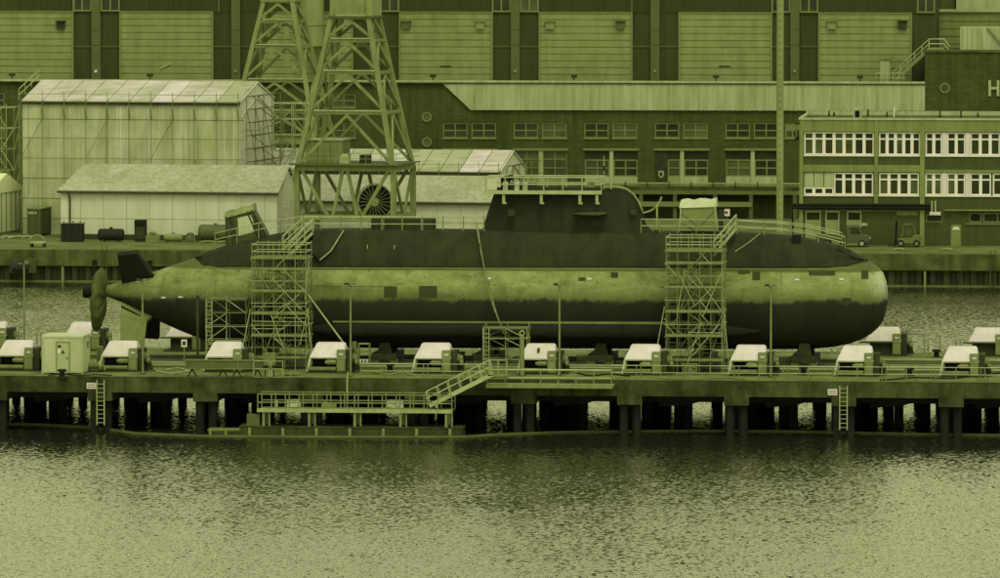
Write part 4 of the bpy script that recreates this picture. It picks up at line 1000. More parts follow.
# forklift
p = on_quay(907, 247.3); t = T('forklift', 'grey forklift truck parked by the office wall with its mast to the left', 'forklift', (p.x, p.y, GZ))
mb = MB(True); mb.prism_y([(-.85, .34), (1.28, .34), (1.38, .75), (1.3, 1.12), (.62, 1.22), (.5, .95), (-.25, .88), (-.85, .82)], 0, 1.25); mb.build('body', 'machine', t, bevel=.05)
for x in (-.6, .92):
    for y in (-.06, 1.12):
        mb = MB(True); mb.cyl((x, y, .36), (x, y + .2, .36), .36, n=18); wh = mb.build('wheel', 'rubber', t, smooth=True); mb = MB(True); mb.cyl((x, y - .015, .36), (x, y + .215, .36), .16, n=14); mb.build('rim', 'scaffold', wh)
mb = MB(True)
for y in (.08, 1.17):
    mb.bar((-.52, y, .85), (-.28, y, 2.2), .13); mb.bar((.85, y, 1.15), (.6, y, 2.2), .13); mb.bar((-.3, y, 2.2), (.62, y, 2.2), .13)
mb.box(-.3, .62, .1, 1.15, 2.16, 2.28); mb.build('overhead_guard', 'crane_dark', t)
mb = MB(True); mb.box(-.2, .55, .2, 1.0, 1.0, 2.0); mb.build('cab_glass', 'glass_mid', t)
mb = MB(True)
for y in (.3, .95): mb.bar((-1.12, y, .12), (-1.04, y, 2.5), .18)
for z in (.5, 1.5, 2.45): mb.bar((-1.06, .3, z), (-1.06, .95, z), .12)
mb.build('mast', 'black', t)
for y in (.3, .95): mb = MB(True); mb.box(-1.9, -1.2, y - .07, y + .07, .10, .17); mb.box(-1.28, -1.2, y - .07, y + .07, .1, .7); mb.build('fork', 'machine_dark', t)
mb = MB(True); mb.box(.1, .5, .35, .85, .95, 1.1); mb.box(.42, .54, .35, .85, 1.1, 1.55); mb.build('seat', 'black', t)
# pickup van
p = on_quay(855, 247.3); t = T('pickup_van', 'dark flatbed van with pale load parked by the office doors behind the bow', 'van', (p.x + .2, p.y, GZ))
mb = MB(True); mb.prism_y([(-1.05, .42), (1.15, .42), (1.2, .95), (1.05, 1.12), (.62, 1.25), (.15, 2.0), (-.1, 2.08), (-1.0, 2.08), (-1.05, 1.9)], 0, 1.8); mb.build('cab', 'vehicle', t, bevel=.06)
mb = MB(True); mb.prism_y([(-.62, 1.28), (.4, 1.28), (.08, 1.9), (-.62, 1.9)], -.012, -.002); mb.build('side_window', 'glass_dark', t)
mb = MB(True); mb.add([(.66, .15, 1.25), (.66, 1.65, 1.25), (.22, 1.6, 1.95), (.22, .2, 1.95)], [(0, 1, 2, 3)]); mb.build('windscreen', 'glass_mid', t)
mb = MB(True); mb.box(-4.0, -1.1, 0, 1.8, .62, .78); mb.build('flatbed', 'machine_dark', t)
for y in (0, 1.76): mb = MB(True); mb.box(-4.0, -1.12, y, y + .04, .78, 1.15); mb.build('drop_side', 'vehicle', t)
for x in (.45, -2.9):
    for y in (-.03, 1.62):
        mb = MB(True); mb.cyl((x, y, .36), (x, y + .21, .36), .36, n=20); wh = mb.build('wheel', 'rubber', t, smooth=True); mb = MB(True); mb.cyl((x, y - .012, .36), (x, y + .222, .36), .19, n=16); mb.build('rim', 'fascia', wh)
for y in (.12, 1.45): mb = MB(True); mb.box(1.17, 1.22, y, y + .24, .78, .95); mb.build('headlight', 'lamp_glass', t)
mb = MB(True); mb.box(1.15, 1.27, .02, 1.78, .4, .62); mb.build('bumper', 'machine_dark', t)
# gas bottle rack, pump cabinet
p = on_quay(990.5, 245.5); t = T('gas_bottle_rack', 'rack of upright gas bottles in a pale steel cage by the office wall', 'bottle rack', (p.x, p.y, GZ))
L = wpx(p, 10)
mb = MB(True); mb.box(-L / 2, L / 2, 0, .6, .05, .12)
for z in (.12, .45, .75): mb.box(-L / 2, L / 2, -.03, 0, z, z + .16)
mb.build('cage', 'fascia', t)
for k in range(4): mb = MB(True); x = -L / 2 + .14 + k * (L - .28) / 3; mb.cyl((x, .25, .12), (x, .25, 1.35), .10, n=12); mb.cyl((x, .25, 1.35), (x, .25, 1.55), .09, .03, n=12); mb.build('gas_bottle', random.choice(['pipe_grey', 'machine', 'scaffold_light']), t, smooth=True)
p = on_quay(934.5, 245.5); t = T('supply_pillar', 'slim shore power pillar with cables on the quay left of the grey door', 'pillar', (p.x, p.y, GZ))
mb = MB(True); mb.box(-.25, .25, 0, .4, 0, .95); mb.build('body', 'machine', t, bevel=.03)
mb = MB(True); mb.box(-.27, .27, -.03, .43, .95, 1.05); mb.box(-.2, .2, -.03, 0, .3, .55); mb.build('cover', 'fascia', t)
mb = MB(True); mb.tube([(.05, .2, 1.0), (0, .2, 1.5), (.18, .15, 1.55), (.2, .1, 1.0)], .05); mb.build('cable', 'scaffold', t)
p = on_quay(951, 250); 
# ================================================================== PIER WITH THE SHIP LIFT
PZ = 3.8; PN, PF = -15.0, 16.5; BAY = 7.42; X0 = -33.55
def wx(k): return X0 + BAY * k                            # winch bays
def capx(k): return wx(k) - .5
pier = T('pier', 'long concrete ship lift pier on dark piles carrying the submarine', 'pier', (0, 0, 0))
mb = MB(); mb.box(-62, 62, PN + .15, PF, PZ - .28, PZ); mb.build('deck_slab', 'pier_deck', pier)
for k in range(-4, 14):                                   # edge beam in bays, each cast a little different
    xa, xb = capx(k) + .012, capx(k + 1) - .012
    mb = MB(); mb.box(xa, xb, PN, PN + .6, PZ - 1.05, PZ - .02); mb.build('edge_beam', 'pier_beam', pier, bevel=.03)
    mb = MB(); mb.box(xa, xb, PF - .5, PF + .05, PZ - 1.05, PZ - .02); mb.build('edge_beam', 'pier_beam', pier)
for k in range(-4, 14):
    x = capx(k)
    mb = MB(); mb.box(x - .85, x + .85, PN - .04, PF - .6, PZ - 1.65, PZ - 1.06); mb.build('cap_beam', 'pier_beam', pier, bevel=.03)
    mb = MB(); mb.box(x - .85, x + .85, PN - .07, PN - .003, PZ - 1.62, PZ - .25); mb.build('beam_pilaster', 'pier_beam', pier)
    for (dx, y, r) in ((-.45, PN + .5, .30), (.42, PN + .75, .32), (-.3, -9, .32), (.5, -3.2, .34), (-.4, 5.5, .34), (.4, 11, .32), (-.4, PF - 1.2, .32), (.5, PF - 1.4, .3)):
        if y > 12 and not (-3 <= k <= 12): continue
        mb = MB(); mb.cyl((x + dx, y, -1), (x + dx, y, PZ - 1.65), r, n=12); mb.build('pile', 'pile', pier, smooth=True)
for (y, a, b) in ((-8.2, .5, 1.9), (-2.0, .5, 1.6), (6.0, .5, 1.6), (11.5, .5, 1.9)):
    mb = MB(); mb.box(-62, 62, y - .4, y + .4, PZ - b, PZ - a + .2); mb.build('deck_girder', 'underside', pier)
for k in range(-3, 13):                                   # lift platform haunches hanging below the deck
    x = capx(k) + 2.5
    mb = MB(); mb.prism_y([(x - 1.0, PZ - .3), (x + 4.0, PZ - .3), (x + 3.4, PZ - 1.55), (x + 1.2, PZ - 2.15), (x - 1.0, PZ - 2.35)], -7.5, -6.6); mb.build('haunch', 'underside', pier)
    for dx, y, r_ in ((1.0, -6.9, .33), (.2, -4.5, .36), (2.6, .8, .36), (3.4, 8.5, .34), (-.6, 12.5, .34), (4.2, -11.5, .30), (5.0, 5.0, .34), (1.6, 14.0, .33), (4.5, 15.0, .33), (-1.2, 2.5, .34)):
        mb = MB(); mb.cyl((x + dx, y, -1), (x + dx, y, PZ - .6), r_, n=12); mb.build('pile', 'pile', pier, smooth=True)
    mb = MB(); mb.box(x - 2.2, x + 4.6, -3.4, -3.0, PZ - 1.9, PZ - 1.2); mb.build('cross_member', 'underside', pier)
# slots and rails along the deck
for y, wd in ((-.9, .55), (4.4, .55)):
    mb = MB(); mb.box(-62, 62, y - wd / 2, y + wd / 2, PZ + .004, PZ + .012); mb.build('cable_slot', 'black', pier)
mb = MB(); mb.box(-62, 62, PN + .05, PN + .45, PZ + .0, PZ + .06); mb.build('kerb', 'pier_beam', pier)
for k in range(-4, 14):
    for s in (.33, .66): mb = MB(); x = capx(k) + BAY * s; mb.box(x - .03, x + .03, PN + .5, PF - .2, PZ + .003, PZ + .009); mb.build('slab_joint', 'quay_cap', pier)
for n_, (y, lab) in enumerate(((-2.2, 'bright transfer rail along the pier deck in front of the submarine'), (-4.6, 'second transfer rail on the pier deck close behind the near winches'), (5.6, 'transfer rail on the pier deck beyond the submarine'))):
    t = T('transfer_rail', lab, 'rail', (0, y, PZ), 0, 'transfer rails along the pier')
    mb = MB(); mb.box(-60, 60, y - .06, y + .06, PZ + .16, PZ + .26); mb.build('rail_head', 'rail_bright', t)
    mb = MB(); mb.box(-60, 60, y - .22, y + .22, PZ + .002, PZ + .158); mb.build('rail_bed', 'crane_dark', t)

# ------------------------------------------------------------------ winches
WG = 'winches of the ship lift'
def winch(label, loc, far=False):
    t = T('winch', label, 'winch', loc, 0, WG)
    # hood: a bent sheet roof, narrower at its top
    prof = [(0, 1.08, 0), (.22, 1.42, .35), (.5, 1.74, .72), (.8, 1.98, .96), (1.05, 2.07, 1.0), (1.6, 2.07, 1.0), (1.9, 1.9, .9), (2.25, 1.5, .45), (2.45, 1.08, 0)]
    if far: prof = [(0, 1.08, 0), (.10, 1.3, .25), (.25, 1.66, .72), (.5, 1.92, .96), (.8, 2.02, 1.0), (1.4, 2.02, 1.0), (1.8, 1.8, .9), (2.25, 1.5, .45), (2.45, 1.08, 0)]
    outer = []; 
    for y, z, f in prof:
        xl, xr = 0 + .36 * f, 2.60 - .14 * f
        outer.append([(xl, y, z - .14 * f), (xl + .05, y, z - .03 * f), (xl + .16, y, z + .03), (xr - .16, y, z + .03), (xr - .05, y, z - .03 * f), (xr, y, z - .14 * f)])
    mb = MB(True); mb.loft(outer, closed=False, caps=False)
    L = [r[0] for r in outer]; Rr = [r[-1] for r in outer]; mb.add(L, [tuple(range(len(L)))]); mb.add(Rr, [tuple(range(len(Rr)))]); ho = mb.build('hood', 'cream', t, smooth=True, angle=50)
    mb = MB(True); mb.box(-.02, 2.6, -.03, .03, 1.02, 1.10); mb.box(-.02, 2.6, 2.42, 2.48, 1.02, 1.10); mb.build('hood_edge', 'fascia', ho)
    if far:
        mb = MB(True); mb.box(.3, 2.3, .25, 2.2, .1, 1.06); mb.build('machine_case', 'machine_dark', t)
        mb = MB(True); mb.box(-.4, 2.6, -.1, .2, .95, 1.05); mb.build('shelf', 'edge_dark', t)
    else:
        mb = MB(True); mb.box(.1, 1.9, 1.5, 2.3, .1, 1.06); mb.box(.15, .3, .1, 1.5, .3, 1.04); mb.build('machine_case', 'black', t)
        mb = MB(True); mb.cyl((.25, .95, .72), (1.75, .95, .72), .45, n=20); mb.cyl((.25, .95, .72), (.33, .95, .72), .58, n=20); mb.cyl((1.67, .95, .72), (1.75, .95, .72), .58, n=20); mb.build('rope_drum', 'black', t, smooth=True)
        mb = MB(True); mb.cyl((1.25, .1, .76), (1.9, .1, .76), .19, n=14); mb.cyl((1.12, .1, .76), (1.25, .1, .76), .12, n=12); mb.cyl((1.40, .1, .76), (1.46, .1, .76), .22, n=14); mb.build('motor', 'scaffold', t, smooth=True)
        mb = MB(True); mb.box(-.02, .22, .0, .3, .55, .92); mb.build('bearing', 'machine', t)
        mb = MB(True); mb.cyl((-.05, -.05, .28), (1.9, -.05, .28), .17, n=12); mb.build('spray_bar', 'machine', t, smooth=True)
        mb = MB(True); mb.bar((-.12, .0, 0), (.06, .0, 1.02), .14); mb.build('stand', 'tent_roof', t)
    mb = MB(True); mb.box(-.15, 3.0, -.2, 2.5, 0, .10); mb.build('base_frame', 'machine_dark', t)
    mb = MB(True); mb.prism_x([(-.12, .1), (-.12, 1.0), (.12, 1.62), (.9, 1.70), (.9, .1)], 1.95, 2.58); cb = mb.build('control_desk', 'machine', t, bevel=.03)
    mb = MB(True); mb.add([(2.05, -.11, 1.08), (2.48, -.11, 1.08), (2.48, .10, 1.54), (2.05, .10, 1.54)], [(0, 1, 2, 3)])
    mb2 = MB(True); mb2.box(2.12, 2.42, -.045, .03, 1.28, 1.40); mb2.build('display', 'cream', cb)
    mb = MB(True); mb.box(2.02, 2.52, -.135, -.121, .2, .9); mb.build('cabinet_door', 'crane_paint', cb)
    mb = MB(True); mb.box(2.6, 3.0, .15, 1.9, .1, 1.62); sb = mb.build('gearbox', 'machine_dark', t, bevel=.04)
    mb = MB(True); mb.cyl((2.7, .9, 1.0), (3.35, .9, 1.0), .28, n=16); mb.cyl((3.0, .9, 1.0), (3.1, .9, 1.0), .38, n=16); mb.cyl((3.2, .5, .75), (3.42, .5, .75), .2, n=12); mb.build('brake', 'machine', t, smooth=True)
    mb = MB(True); mb.prism_y([(3.02, .1), (3.5, .1), (3.3, .8), (3.02, .95)], 1.1, 1.6); mb.build('brace_plate', 'machine_dark', t)
    return t
nl = ['cream hooded winch cut by the left edge, left of the pale cabin', 'cream hooded winch directly right of the pale cabin with warning signs', 'cream hooded winch behind the long steel beam, left of the larger scaffold stair',
      'cream hooded winch at the foot of the inclined strut, behind the tall pontoon lamp', 'cream hooded winch left of the gangway and of the low ladder scaffold', 'cream hooded winch with a bird stain, right of the ring topped post',
      'cream hooded winch just left of the scaffold tower under the bow', 'cream hooded winch just right of the scaffold tower under the bow', 'cream hooded winch below the bow beside the right ladder', 'near winch at the right edge in front of the far winch pair']
fl_ = ['far winch at the left edge beside the thin lamp post', 'far winch seen between the cabin and the covered propeller', 'far winch seen below the stern cone right of the rudder', 'far winch peeping out under the bow curve', 'far winch at the right edge beyond the near winches']
proto = winch(nl[0], (wx(0) - 1.35, -9.1, PZ))
for k in range(1, 10): copy_tree(proto, None, (wx(k) - 1.35 + (.03 * (k % 3)), -9.1, PZ), nl[k])
st_ = MB(True); st_.loft([[(1.22, .22, 1.50), (1.38, .24, 1.52), (1.40, .46, 1.78), (1.30, .52, 1.86), (1.20, .42, 1.74)], [(1.22, .20, 1.52), (1.38, .22, 1.54), (1.40, .44, 1.81), (1.30, .50, 1.89), (1.20, .40, 1.77)]])
stained = [o for o in C.objects if o.get('label') == nl[5]][0]
so_ = st_.build('stain', 'machine_dark', None, kind='thing'); so_.parent = [c for c in stained.children if c.name.startswith('hood')][0]; del so_['kind']
protof = winch(fl_[0], (wx(-1) + .6, 12.2, PZ), True)
for k, px in zip((0, 1, 8, 9), (81, 182, 882, 985)):
    copy_tree(protof, None, (P(px, 345, 12.2).x - 1.2, 12.2, PZ), fl_[{0: 1, 1: 2, 8: 3, 9: 4}[k]])

# ------------------------------------------------------------------ cabin, signs, ladders, lamp posts
p = G(42.5, 374, PZ); cw = 40.5 / 14.25
t = T('site_cabin', 'pale container cabin with a narrow door and warning signs on the pier', 'cabin', (p.x, p.y, PZ))
mb = MB(True); mb.box(0, cw, 0, 3.2, .12, 2.58); bd = mb.build('body', 'cabin', t)
mb = MB(True); mb.box(-.05, cw + .05, -.05, 3.25, 2.58, 2.70); mb.build('roof', 'tent_roof', t)
mb = MB(True)
for x in (0, cw):
    for y in (0, 3.2): mb.box(x - .05, x + .05, y - .06, y + .06, .0, 2.58)
mb.box(0, cw, -.045, 0, .08, .22); mb.box(cw, cw + .045, 0, 3.2, .08, .22); mb.build('corner_frame', 'fascia', t)
dx0, dx1 = (57.3 - 42.5) / 14.25, (69.5 - 42.5) / 14.25
mb = MB(True); mb.box(dx0, dx1, -.06, -.003, .2, 2.22); do = mb.build('door', 'cabin_door', t)
mb = MB(True)
mb.box(dx0 - .05, dx0 - .003, -.08, 0, .2, 2.27); mb.box(dx1 + .003, dx1 + .05, -.08, 0, .2, 2.27); mb.box(dx0 - .05, dx1 + .05, -.08, 0, 2.223, 2.28); mb.build('door_frame', 'machine', do)
mb = MB(True); mb.box(dx0 + .06, dx0 + .30, -.08, -.061, 1.86, 2.05); mb.build('notice', 'machine_dark', do)
mb = MB(True); mb.box(dx0 + .06, dx0 + .24, -.08, -.061, 1.48, 1.78); mb.build('notice', 'white_paint', do)
mb = MB(True); mb.prism_y([(dx0 + .30, 1.46), (dx0 + .56, 1.46), (dx0 + .43, 1.74)], -.08, -.061); mb.build('warning_triangle', 'machine_dark', do)
mb = MB(True); mb.box(dx1 - .16, dx1 - .08, -.10, -.061, 1.1, 1.2); mb.build('handle', 'black', do)
for x in (.55, 2.0): mb = MB(True); mb.box(x, x + .3, -.075, -.03, .02, .10); mb.build('forklift_pocket', 'black', t)
mb = MB(True)
for k in range(9): mb.box(cw, cw + .03, .25 + k * .34, .37 + k * .34, .3, 2.45)
mb.build('corrugation', 'cabin', t)
mb = MB(True); mb.box(cw + .03, cw + .06, 1.9, 2.5, 1.75, 2.2); mb.build('vent', 'machine', t)
p = G(94, 372, PZ); t = T('pump_unit', 'small pale pump unit with pipes between the cabin and the winch', 'pump', (p.x, p.y, PZ))
mb = MB(True); mb.box(-.55, .5, 0, .7, 0, .12); mb.build('base', 'machine_dark', t)
mb = MB(True); mb.cyl((-.45, .3, .45), (.35, .3, .45), .26, n=16); mb.build('motor', 'machine', t, smooth=True)
mb = MB(True); mb.cyl((0, .3, .6), (0, .3, .85), .14, n=12); mb.cyl((.35, .3, .45), (.5, .3, .45), .36, n=16); mb.build('volute', 'scaffold_light', t, smooth=True)
mb = MB(True); mb.tube([(.5, .3, .45), (.7, .2, .3), (.75, 0, .1)], .07); mb.build('pipe', 'machine', t)
p = G(99.5, 371, PZ); t = T('switch_cabinet', 'narrow switch cabinet standing left of the second near winch', 'cabinet', (p.x, p.y, PZ))
mb = MB(True); mb.box(-.2, .22, 0, .35, .5, 1.75); mb.build('box', 'machine', t, bevel=.02); mb = MB(True); mb.box(-.17, .19, -.02, 0, .55, 1.68); mb.build('door', 'crane_dark', t); mb = MB(True); mb.box(-.05, .05, .1, .2, 0, .5); mb.build('post', 'machine_dark', t)

def ladder_thing(px, y0, y1, label):
    a, b = P(px, y0, PN - .25), P(px, y1, PN - .25); t = T('ladder', label, 'ladder', (a.x, PN - .25, b.z), 0, 'ladders on the pier edge'); h = a.z - b.z
    for s in (-.26, .26): mb = MB(True); mb.box(s - .035, s + .035, -.05, .05, 0, h); mb.build('rail', 'scaffold_light', t)
    n = int(h / .3)
    for k in range(n): mb = MB(True); mb.box(-.225, .225, -.025, .025, .15 + k * .3, .19 + k * .3); mb.build('rung', 'scaffold_light', t)
ladder_thing(100.5, 380, 425, 'steel ladder down the pier edge below the winch right of the cabin')
ladder_thing(843.5, 386, 430, 'steel ladder down the pier edge below the bow')
for px, py, lab in ((91.3, 386, 'white number plate beside the ladder near the cabin'), (832.5, 392.3, 'white number plate beside the ladder below the bow')):
    c = P(px, py, PN - .12); t = T('sign_plate', lab, 'sign', (c.x, PN - .06, c.z - .2), 0)
    mb = MB(True); mb.box(-.33, .33, -.05, -.02, 0, .42); pl = mb.build('plate', 'cream', t)
    for k in range(2): mb = MB(True); mb.box(-.26, .24, -.058, -.051, .10 + k * .15, .17 + k * .15); mb.build('lettering', 'scaffold', pl)
    for s in (-.2, .2): mb = MB(True); mb.box(s - .02, s + .02, -.019, .06, .15, .2); mb.build('bracket', 'machine_dark', t)
def lamp(px, py_top, Y, zb, label, r=.075, kink=False):
    a = P(px, py_top, Y); t = T('lamp_post', label, 'lamp post', (a.x, Y, zb), 0, 'lamp posts on the pier'); h = a.z - zb
    mb = MB(True); mb.cyl((0, 0, 0), (0, 0, h), r, r * .8, 8)
    mb.build('pole', 'scaffold', t, smooth=True)
    mb = MB(True); mb.box(-.16, .16, -.16, .16, 0, .05); mb.build('foot', 'machine_dark', t)
    mb = MB(True); mb.bar((-.34, 0, h), (.34, 0, h), .07); mb.build('cross_arm', 'machine', t)
    for s, m_ in ((-.26, 'machine_dark'), (.22, 'machine')):
        mb = MB(True); mb.box(s - .17, s + .17, -.26, .06, h + .03, h + .20); lh = mb.build('lamp_head', m_, t, bevel=.03)
        mb = MB(True); mb.box(s - .13, s + .13, -.24, .02, h + .005, h + .028); mb.build('lamp_glass', 'lamp_glass', lh)
lamp(24, 263.5, 15.6, PZ, 'lamp post on the far side of the pier beside the left winches')
lamp(142.5, 281.5, -11.6, PZ, 'lamp post in front of the rudder beside the second near winch')
lamp(350.5, 285.5, -12.2, PZ, 'lamp post behind the pontoon right of the fourth near winch')
lamp(559.5, 286, -10.2, PZ, 'lamp post amidships right of the winch with the bird stain')
lamp(771, 287, -10.2, PZ, 'lamp post right of the bow scaffold tower')
a = P(348, 376, PN - .15); b = P(347.5, 408, PN - .15)
mb = MB(); mb.tube([(a.x, PN - .15, a.z + .3), (a.x - .05, PN - .25, a.z - .3), (b.x, PN - .25, b.z)], .06); mb.build('service_pipe', 'scaffold_light', None, True, label='thin pale service pipe running down the pier edge to the pontoon', cat='pipe')
p = G(184.3, 377.5, PZ); t = T('sign_post', 'small square sign on a thin post beside the stern', 'sign', (p.x, p.y, PZ)); h = 38 / 14.3
mb = MB(True); mb.cyl((0, 0, 0), (0, 0, h - .2), .035, n=6); mb.build('post', 'scaffold', t)
mb = MB(True); mb.box(-.2, .2, -.05, -.02, h - .52, h); sp = mb.build('plate', 'cream', t); mb = MB(True); mb.box(-.12, .12, -.058, -.051, h - .40, h - .12); mb.build('pictogram', 'machine_dark', sp)
a = P(197.5, 292, -6.5); t = T('measuring_pole', 'dark slim pole with a box head in front of the stern hull', 'pole', (a.x, -6.5, PZ))
mb = MB(True); mb.box(-.09, .09, -.06, .06, 0, a.z - PZ); mb.build('pole', 'machine_dark', t); mb = MB(True); mb.box(-.12, .22, -.1, .1, a.z - PZ - .22, a.z - PZ); mb.build('head', 'machine', t)
p = G(522, 376, PZ); t = T('mooring_post', 'thick upright post topped by a ring in front of the ship lift', 'post', (p.x, p.y, PZ)); h = 45 / 14.3
mb = MB(True); mb.cyl((0, 0, 0), (0, 0, h - .3), .17, n=12); mb.build('post', 'scaffold', t, smooth=True)
mb = MB(True); mb.tube([(math.cos(a_ * math.pi / 8) * .16, 0, h - .14 + math.sin(a_ * math.pi / 8) * .16) for a_ in range(17)], .05); mb.build('ring', 'scaffold_light', t)
mb = MB(True); mb.box(-.25, .25, -.25, .25, 0, .06); mb.build('foot', 'machine_dark', t)
# long steel beam on trestles
a, b = P(186, 365, -13.4), P(263, 366, -13.4); zc_ = PZ + .62
t = T('steel_beam', 'long steel box beam lying on trestles at the pier edge left of the scaffold', 'beam', ((a.x + b.x) / 2, -13.4, PZ))
mb = MB(); mb.box(a.x, b.x, -13.6, -13.2, zc_, zc_ + .5); bo = mb.build('beam', 'crane_dark', t)
mb = MB(); mb.box(a.x, b.x, -13.66, -13.14, zc_ + .5, zc_ + .58); mb.box(a.x, b.x, -13.66, -13.14, zc_ - .07, zc_); mb.build('flange', 'machine', bo)
for f in (.35, .68): mb = MB(); x = a.x + (b.x - a.x) * f; mb.box(x - .05, x + .05, -13.62, -13.6, zc_ + .003, zc_ + .49); mb.build('stiffener', 'machine', bo)
for f in (.08, .48, .66, .93):
    x = a.x + (b.x - a.x) * f; mb = MB(); mb.bar((x - .3, -13.4, PZ), (x, -13.4, zc_ - .08), .10); mb.bar((x + .3, -13.4, PZ), (x, -13.4, zc_ - .08), .10); mb.build('trestle', 'machine_dark', t)
p = G(269, 378, PZ); t = T('switch_box', 'square grey switch box in a tube cage at the pier edge', 'cabinet', (p.x, p.y, PZ))
mb = MB(True); mb.box(-.42, .42, .1, .5, .85, 1.75); mb.build('box', 'machine', t, bevel=.03)
for s in (-.3, .3): mb = MB(True); mb.box(s - .04, s + .04, .25, .33, 0, .85); mb.build('leg', 'machine_dark', t)
mb = MB(True)
for x0_, x1_ in ((-1.05, .05), (.2, 1.0)):
    for z in (.06, .65, 1.2): mb.bar((x0_, -.2, z), (x1_, -.2, z), .05)
    for x in (x0_, x1_): mb.bar((x, -.2, 0), (x, -.2, 1.2), .05)
mb.build('cage', 'scaffold_light', t)
p = G(361, 366, PZ); t = T('hose_reel_stand', 'upright frame with striped guard right of the fourth near winch', 'stand', (p.x, p.y, PZ))
for s in (-.15, .62): mb = MB(True); mb.box(s - .06, s + .06, 0, .12, 0, 1.65); mb.build('upright', 'machine', t)
for z in (.45, .85, 1.25, 1.6): mb = MB(True); mb.box(-.09, .56, .02, .1, z - .05, z + .05); mb.build('cross_bar', 'scaffold_light', t)
mb = MB(True); mb.cyl((-.5, .1, .7), (-.5, .1, 1.75), .2, n=12); mb.build('cylinder', 'machine', t, smooth=True)
for k in range(3): mb = MB(True); mb.box(-.1 + k * .24, .02 + k * .24, -.02, -.001, .2, .5); mb.build('stripe', 'cream', t)
# bollards
def bollard(px, py, label):
    p = G(px, py, PZ); t = T('bollard', label, 'bollard', (p.x, p.y, PZ), 0, 'bollards on the pier')
    mb = MB(True); mb.cyl((0, 0, 0), (0, 0, .42), .22, .17, 14); mb.cyl((0, 0, .42), (0, 0, .58), .34, .30, 14); mb.build('post', 'black', t, smooth=True, angle=30)
    mb = MB(True); mb.box(-.4, .4, -.3, .3, 0, .06); mb.build('base_plate', 'machine_dark', t)
bollard(909.5, 376, 'black bollard between the two near winches at the right'); bollard(936.5, 357.5, 'black bollard on the far side of the pier at the right')
bollard(803.5, 375, 'black bollard right of the winch next to the bow scaffold'); bollard(390, 372, 'black bollard left of the fifth near winch'); bollard(62, 377.5, 'low dark bollard in front of the pale cabin')
# pier railings
def railing(label, px0, px1, Y, n, zt=1.05, group='railings along the pier'):
    xa, xb = P(px0, 375, Y).x, P(px1, 375, Y).x; t = T('railing', label, 'railing', ((xa + xb) / 2, Y, PZ), 0, group)
    for k, z in enumerate((.55, zt)): mb = MB(); mb.cyl((xa, Y, PZ + z), (xb, Y, PZ + z), .028, n=6); mb.build('rail', 'rail_bright', t)
    for k in range(n + 1):
        x = xa + (xb - xa) * k / n; mb = MB(); mb.cyl((x, Y, PZ), (x, Y, PZ + zt), .04, n=6); mb.build('post', 'rail_steel', t)
        if k % 2 and k < n: mb = MB(); mb.cyl((x + .3, Y, PZ), (x + .3, Y, PZ + zt), .04, n=6); mb.build('post', 'rail_steel', t)
railing('steel tube railing along the pier edge below the bow half of the hull', 612, 1030, PN + .7, 17)
railing('steel tube railing along the pier edge above the pontoon', 361, 486, PN + .7, 6)
railing('steel tube railing on the far pier edge right of the bow', 908, 972, PF - .3, 4)
railing('steel tube railing on the far pier edge behind the cabin', -10, 100, PF - .3, 7)
# walkway platform bolted to the edge
a, b = P(486, 386, PN - 1.4), P(613, 387, PN - 1.4)
t = T('edge_walkway', 'steel walkway with tube rails bolted to the pier edge right of the gangway', 'walkway', ((a.x + b.x) / 2, PN - .8, PZ - .3))
mb = MB(); mb.box(a.x, b.x, PN - 1.5, PN - .08, PZ - .28, PZ - .18); mb.build('deck', 'scaffold_light', t)
mb = MB(); mb.box(a.x, b.x, PN - 1.56, PN - 1.5, PZ - .42, PZ - .12); mb.build('edge_beam', 'scaffold', t)
for z in (.3, .85): mb = MB(); mb.cyl((a.x + .1, PN - 1.5, PZ + z), (b.x - .1, PN - 1.5, PZ + z), .045 if z < .5 else .06, n=8); mb.build('rail', 'rail_bright', t)
for k in range(8): mb = MB(); x = a.x + .1 + (b.x - a.x - .2) * k / 7; mb.cyl((x, PN - 1.5, PZ - .2), (x, PN - 1.5, PZ + .85), .05, n=6); mb.build('post', 'scaffold', t)
for k in range(3): mb = MB(); x = a.x + 1 + (b.x - a.x - 2) * k / 2; mb.bar((x, PN - 1.45, PZ - .3), (x, PN - .1, PZ - 1.0), .1); mb.build('bracket', 'machine_dark', t)
# pontoon with a railed deck on posts
xa, xb = P(240, 433, -17.6).x, P(462, 433, -17.6).x; N0, N1 = -17.8, -15.4
t = T('landing_pontoon', 'floating landing pontoon with a railed upper deck in front of the pier', 'pontoon', ((xa + xb) / 2, -16.6, 0))
mb = MB(); mb.box(xa, xb, N0 + .05, N1, -.4, .60); mb.build('float', 'pontoon', t)
mb = MB(); mb.box(xa - .05, xb + .05, N0, N1 + .05, .605, .70); mb.build('float_deck', 'pier_beam', t)
for k in range(7): mb = MB(); x = xa + .7 + (xb - xa - 1.5) * k / 6; mb.box(x - .1, x + .1, N0 - .10, N0 + .045, -.2, .60); mb.build('fender', 'scaffold', t)
ua, ub = P(258, 410, -17.6).x, P(452, 410, -17.6).x
mb = MB(); mb.box(ua, ub, N0 + .1, N1 - .1, 1.78, 1.88); mb.build('upper_deck', 'scaffold', t)
mb = MB(); mb.box(ua - .05, ub + .05, N0, N0 + .09, 1.68, 1.94); mb.build('deck_beam', 'scaffold_light', t)
for k in range(5):
    for y in (N0 + .1, N1 - .2):
        x = ua + .4 + (ub - ua - .8) * k / 4; mb = MB(); mb.box(x - .09, x + .09, y, y + .14, .70, 1.77); mb.build('post', 'scaffold', t)
for k in range(5): mb = MB(); x = ua + .8 + (ub - ua - .8) * k / 4; mb.box(x - .05, x + .05, N0 + .2, N0 + .3, .70, 1.77); mb.build('post', 'scaffold', t)
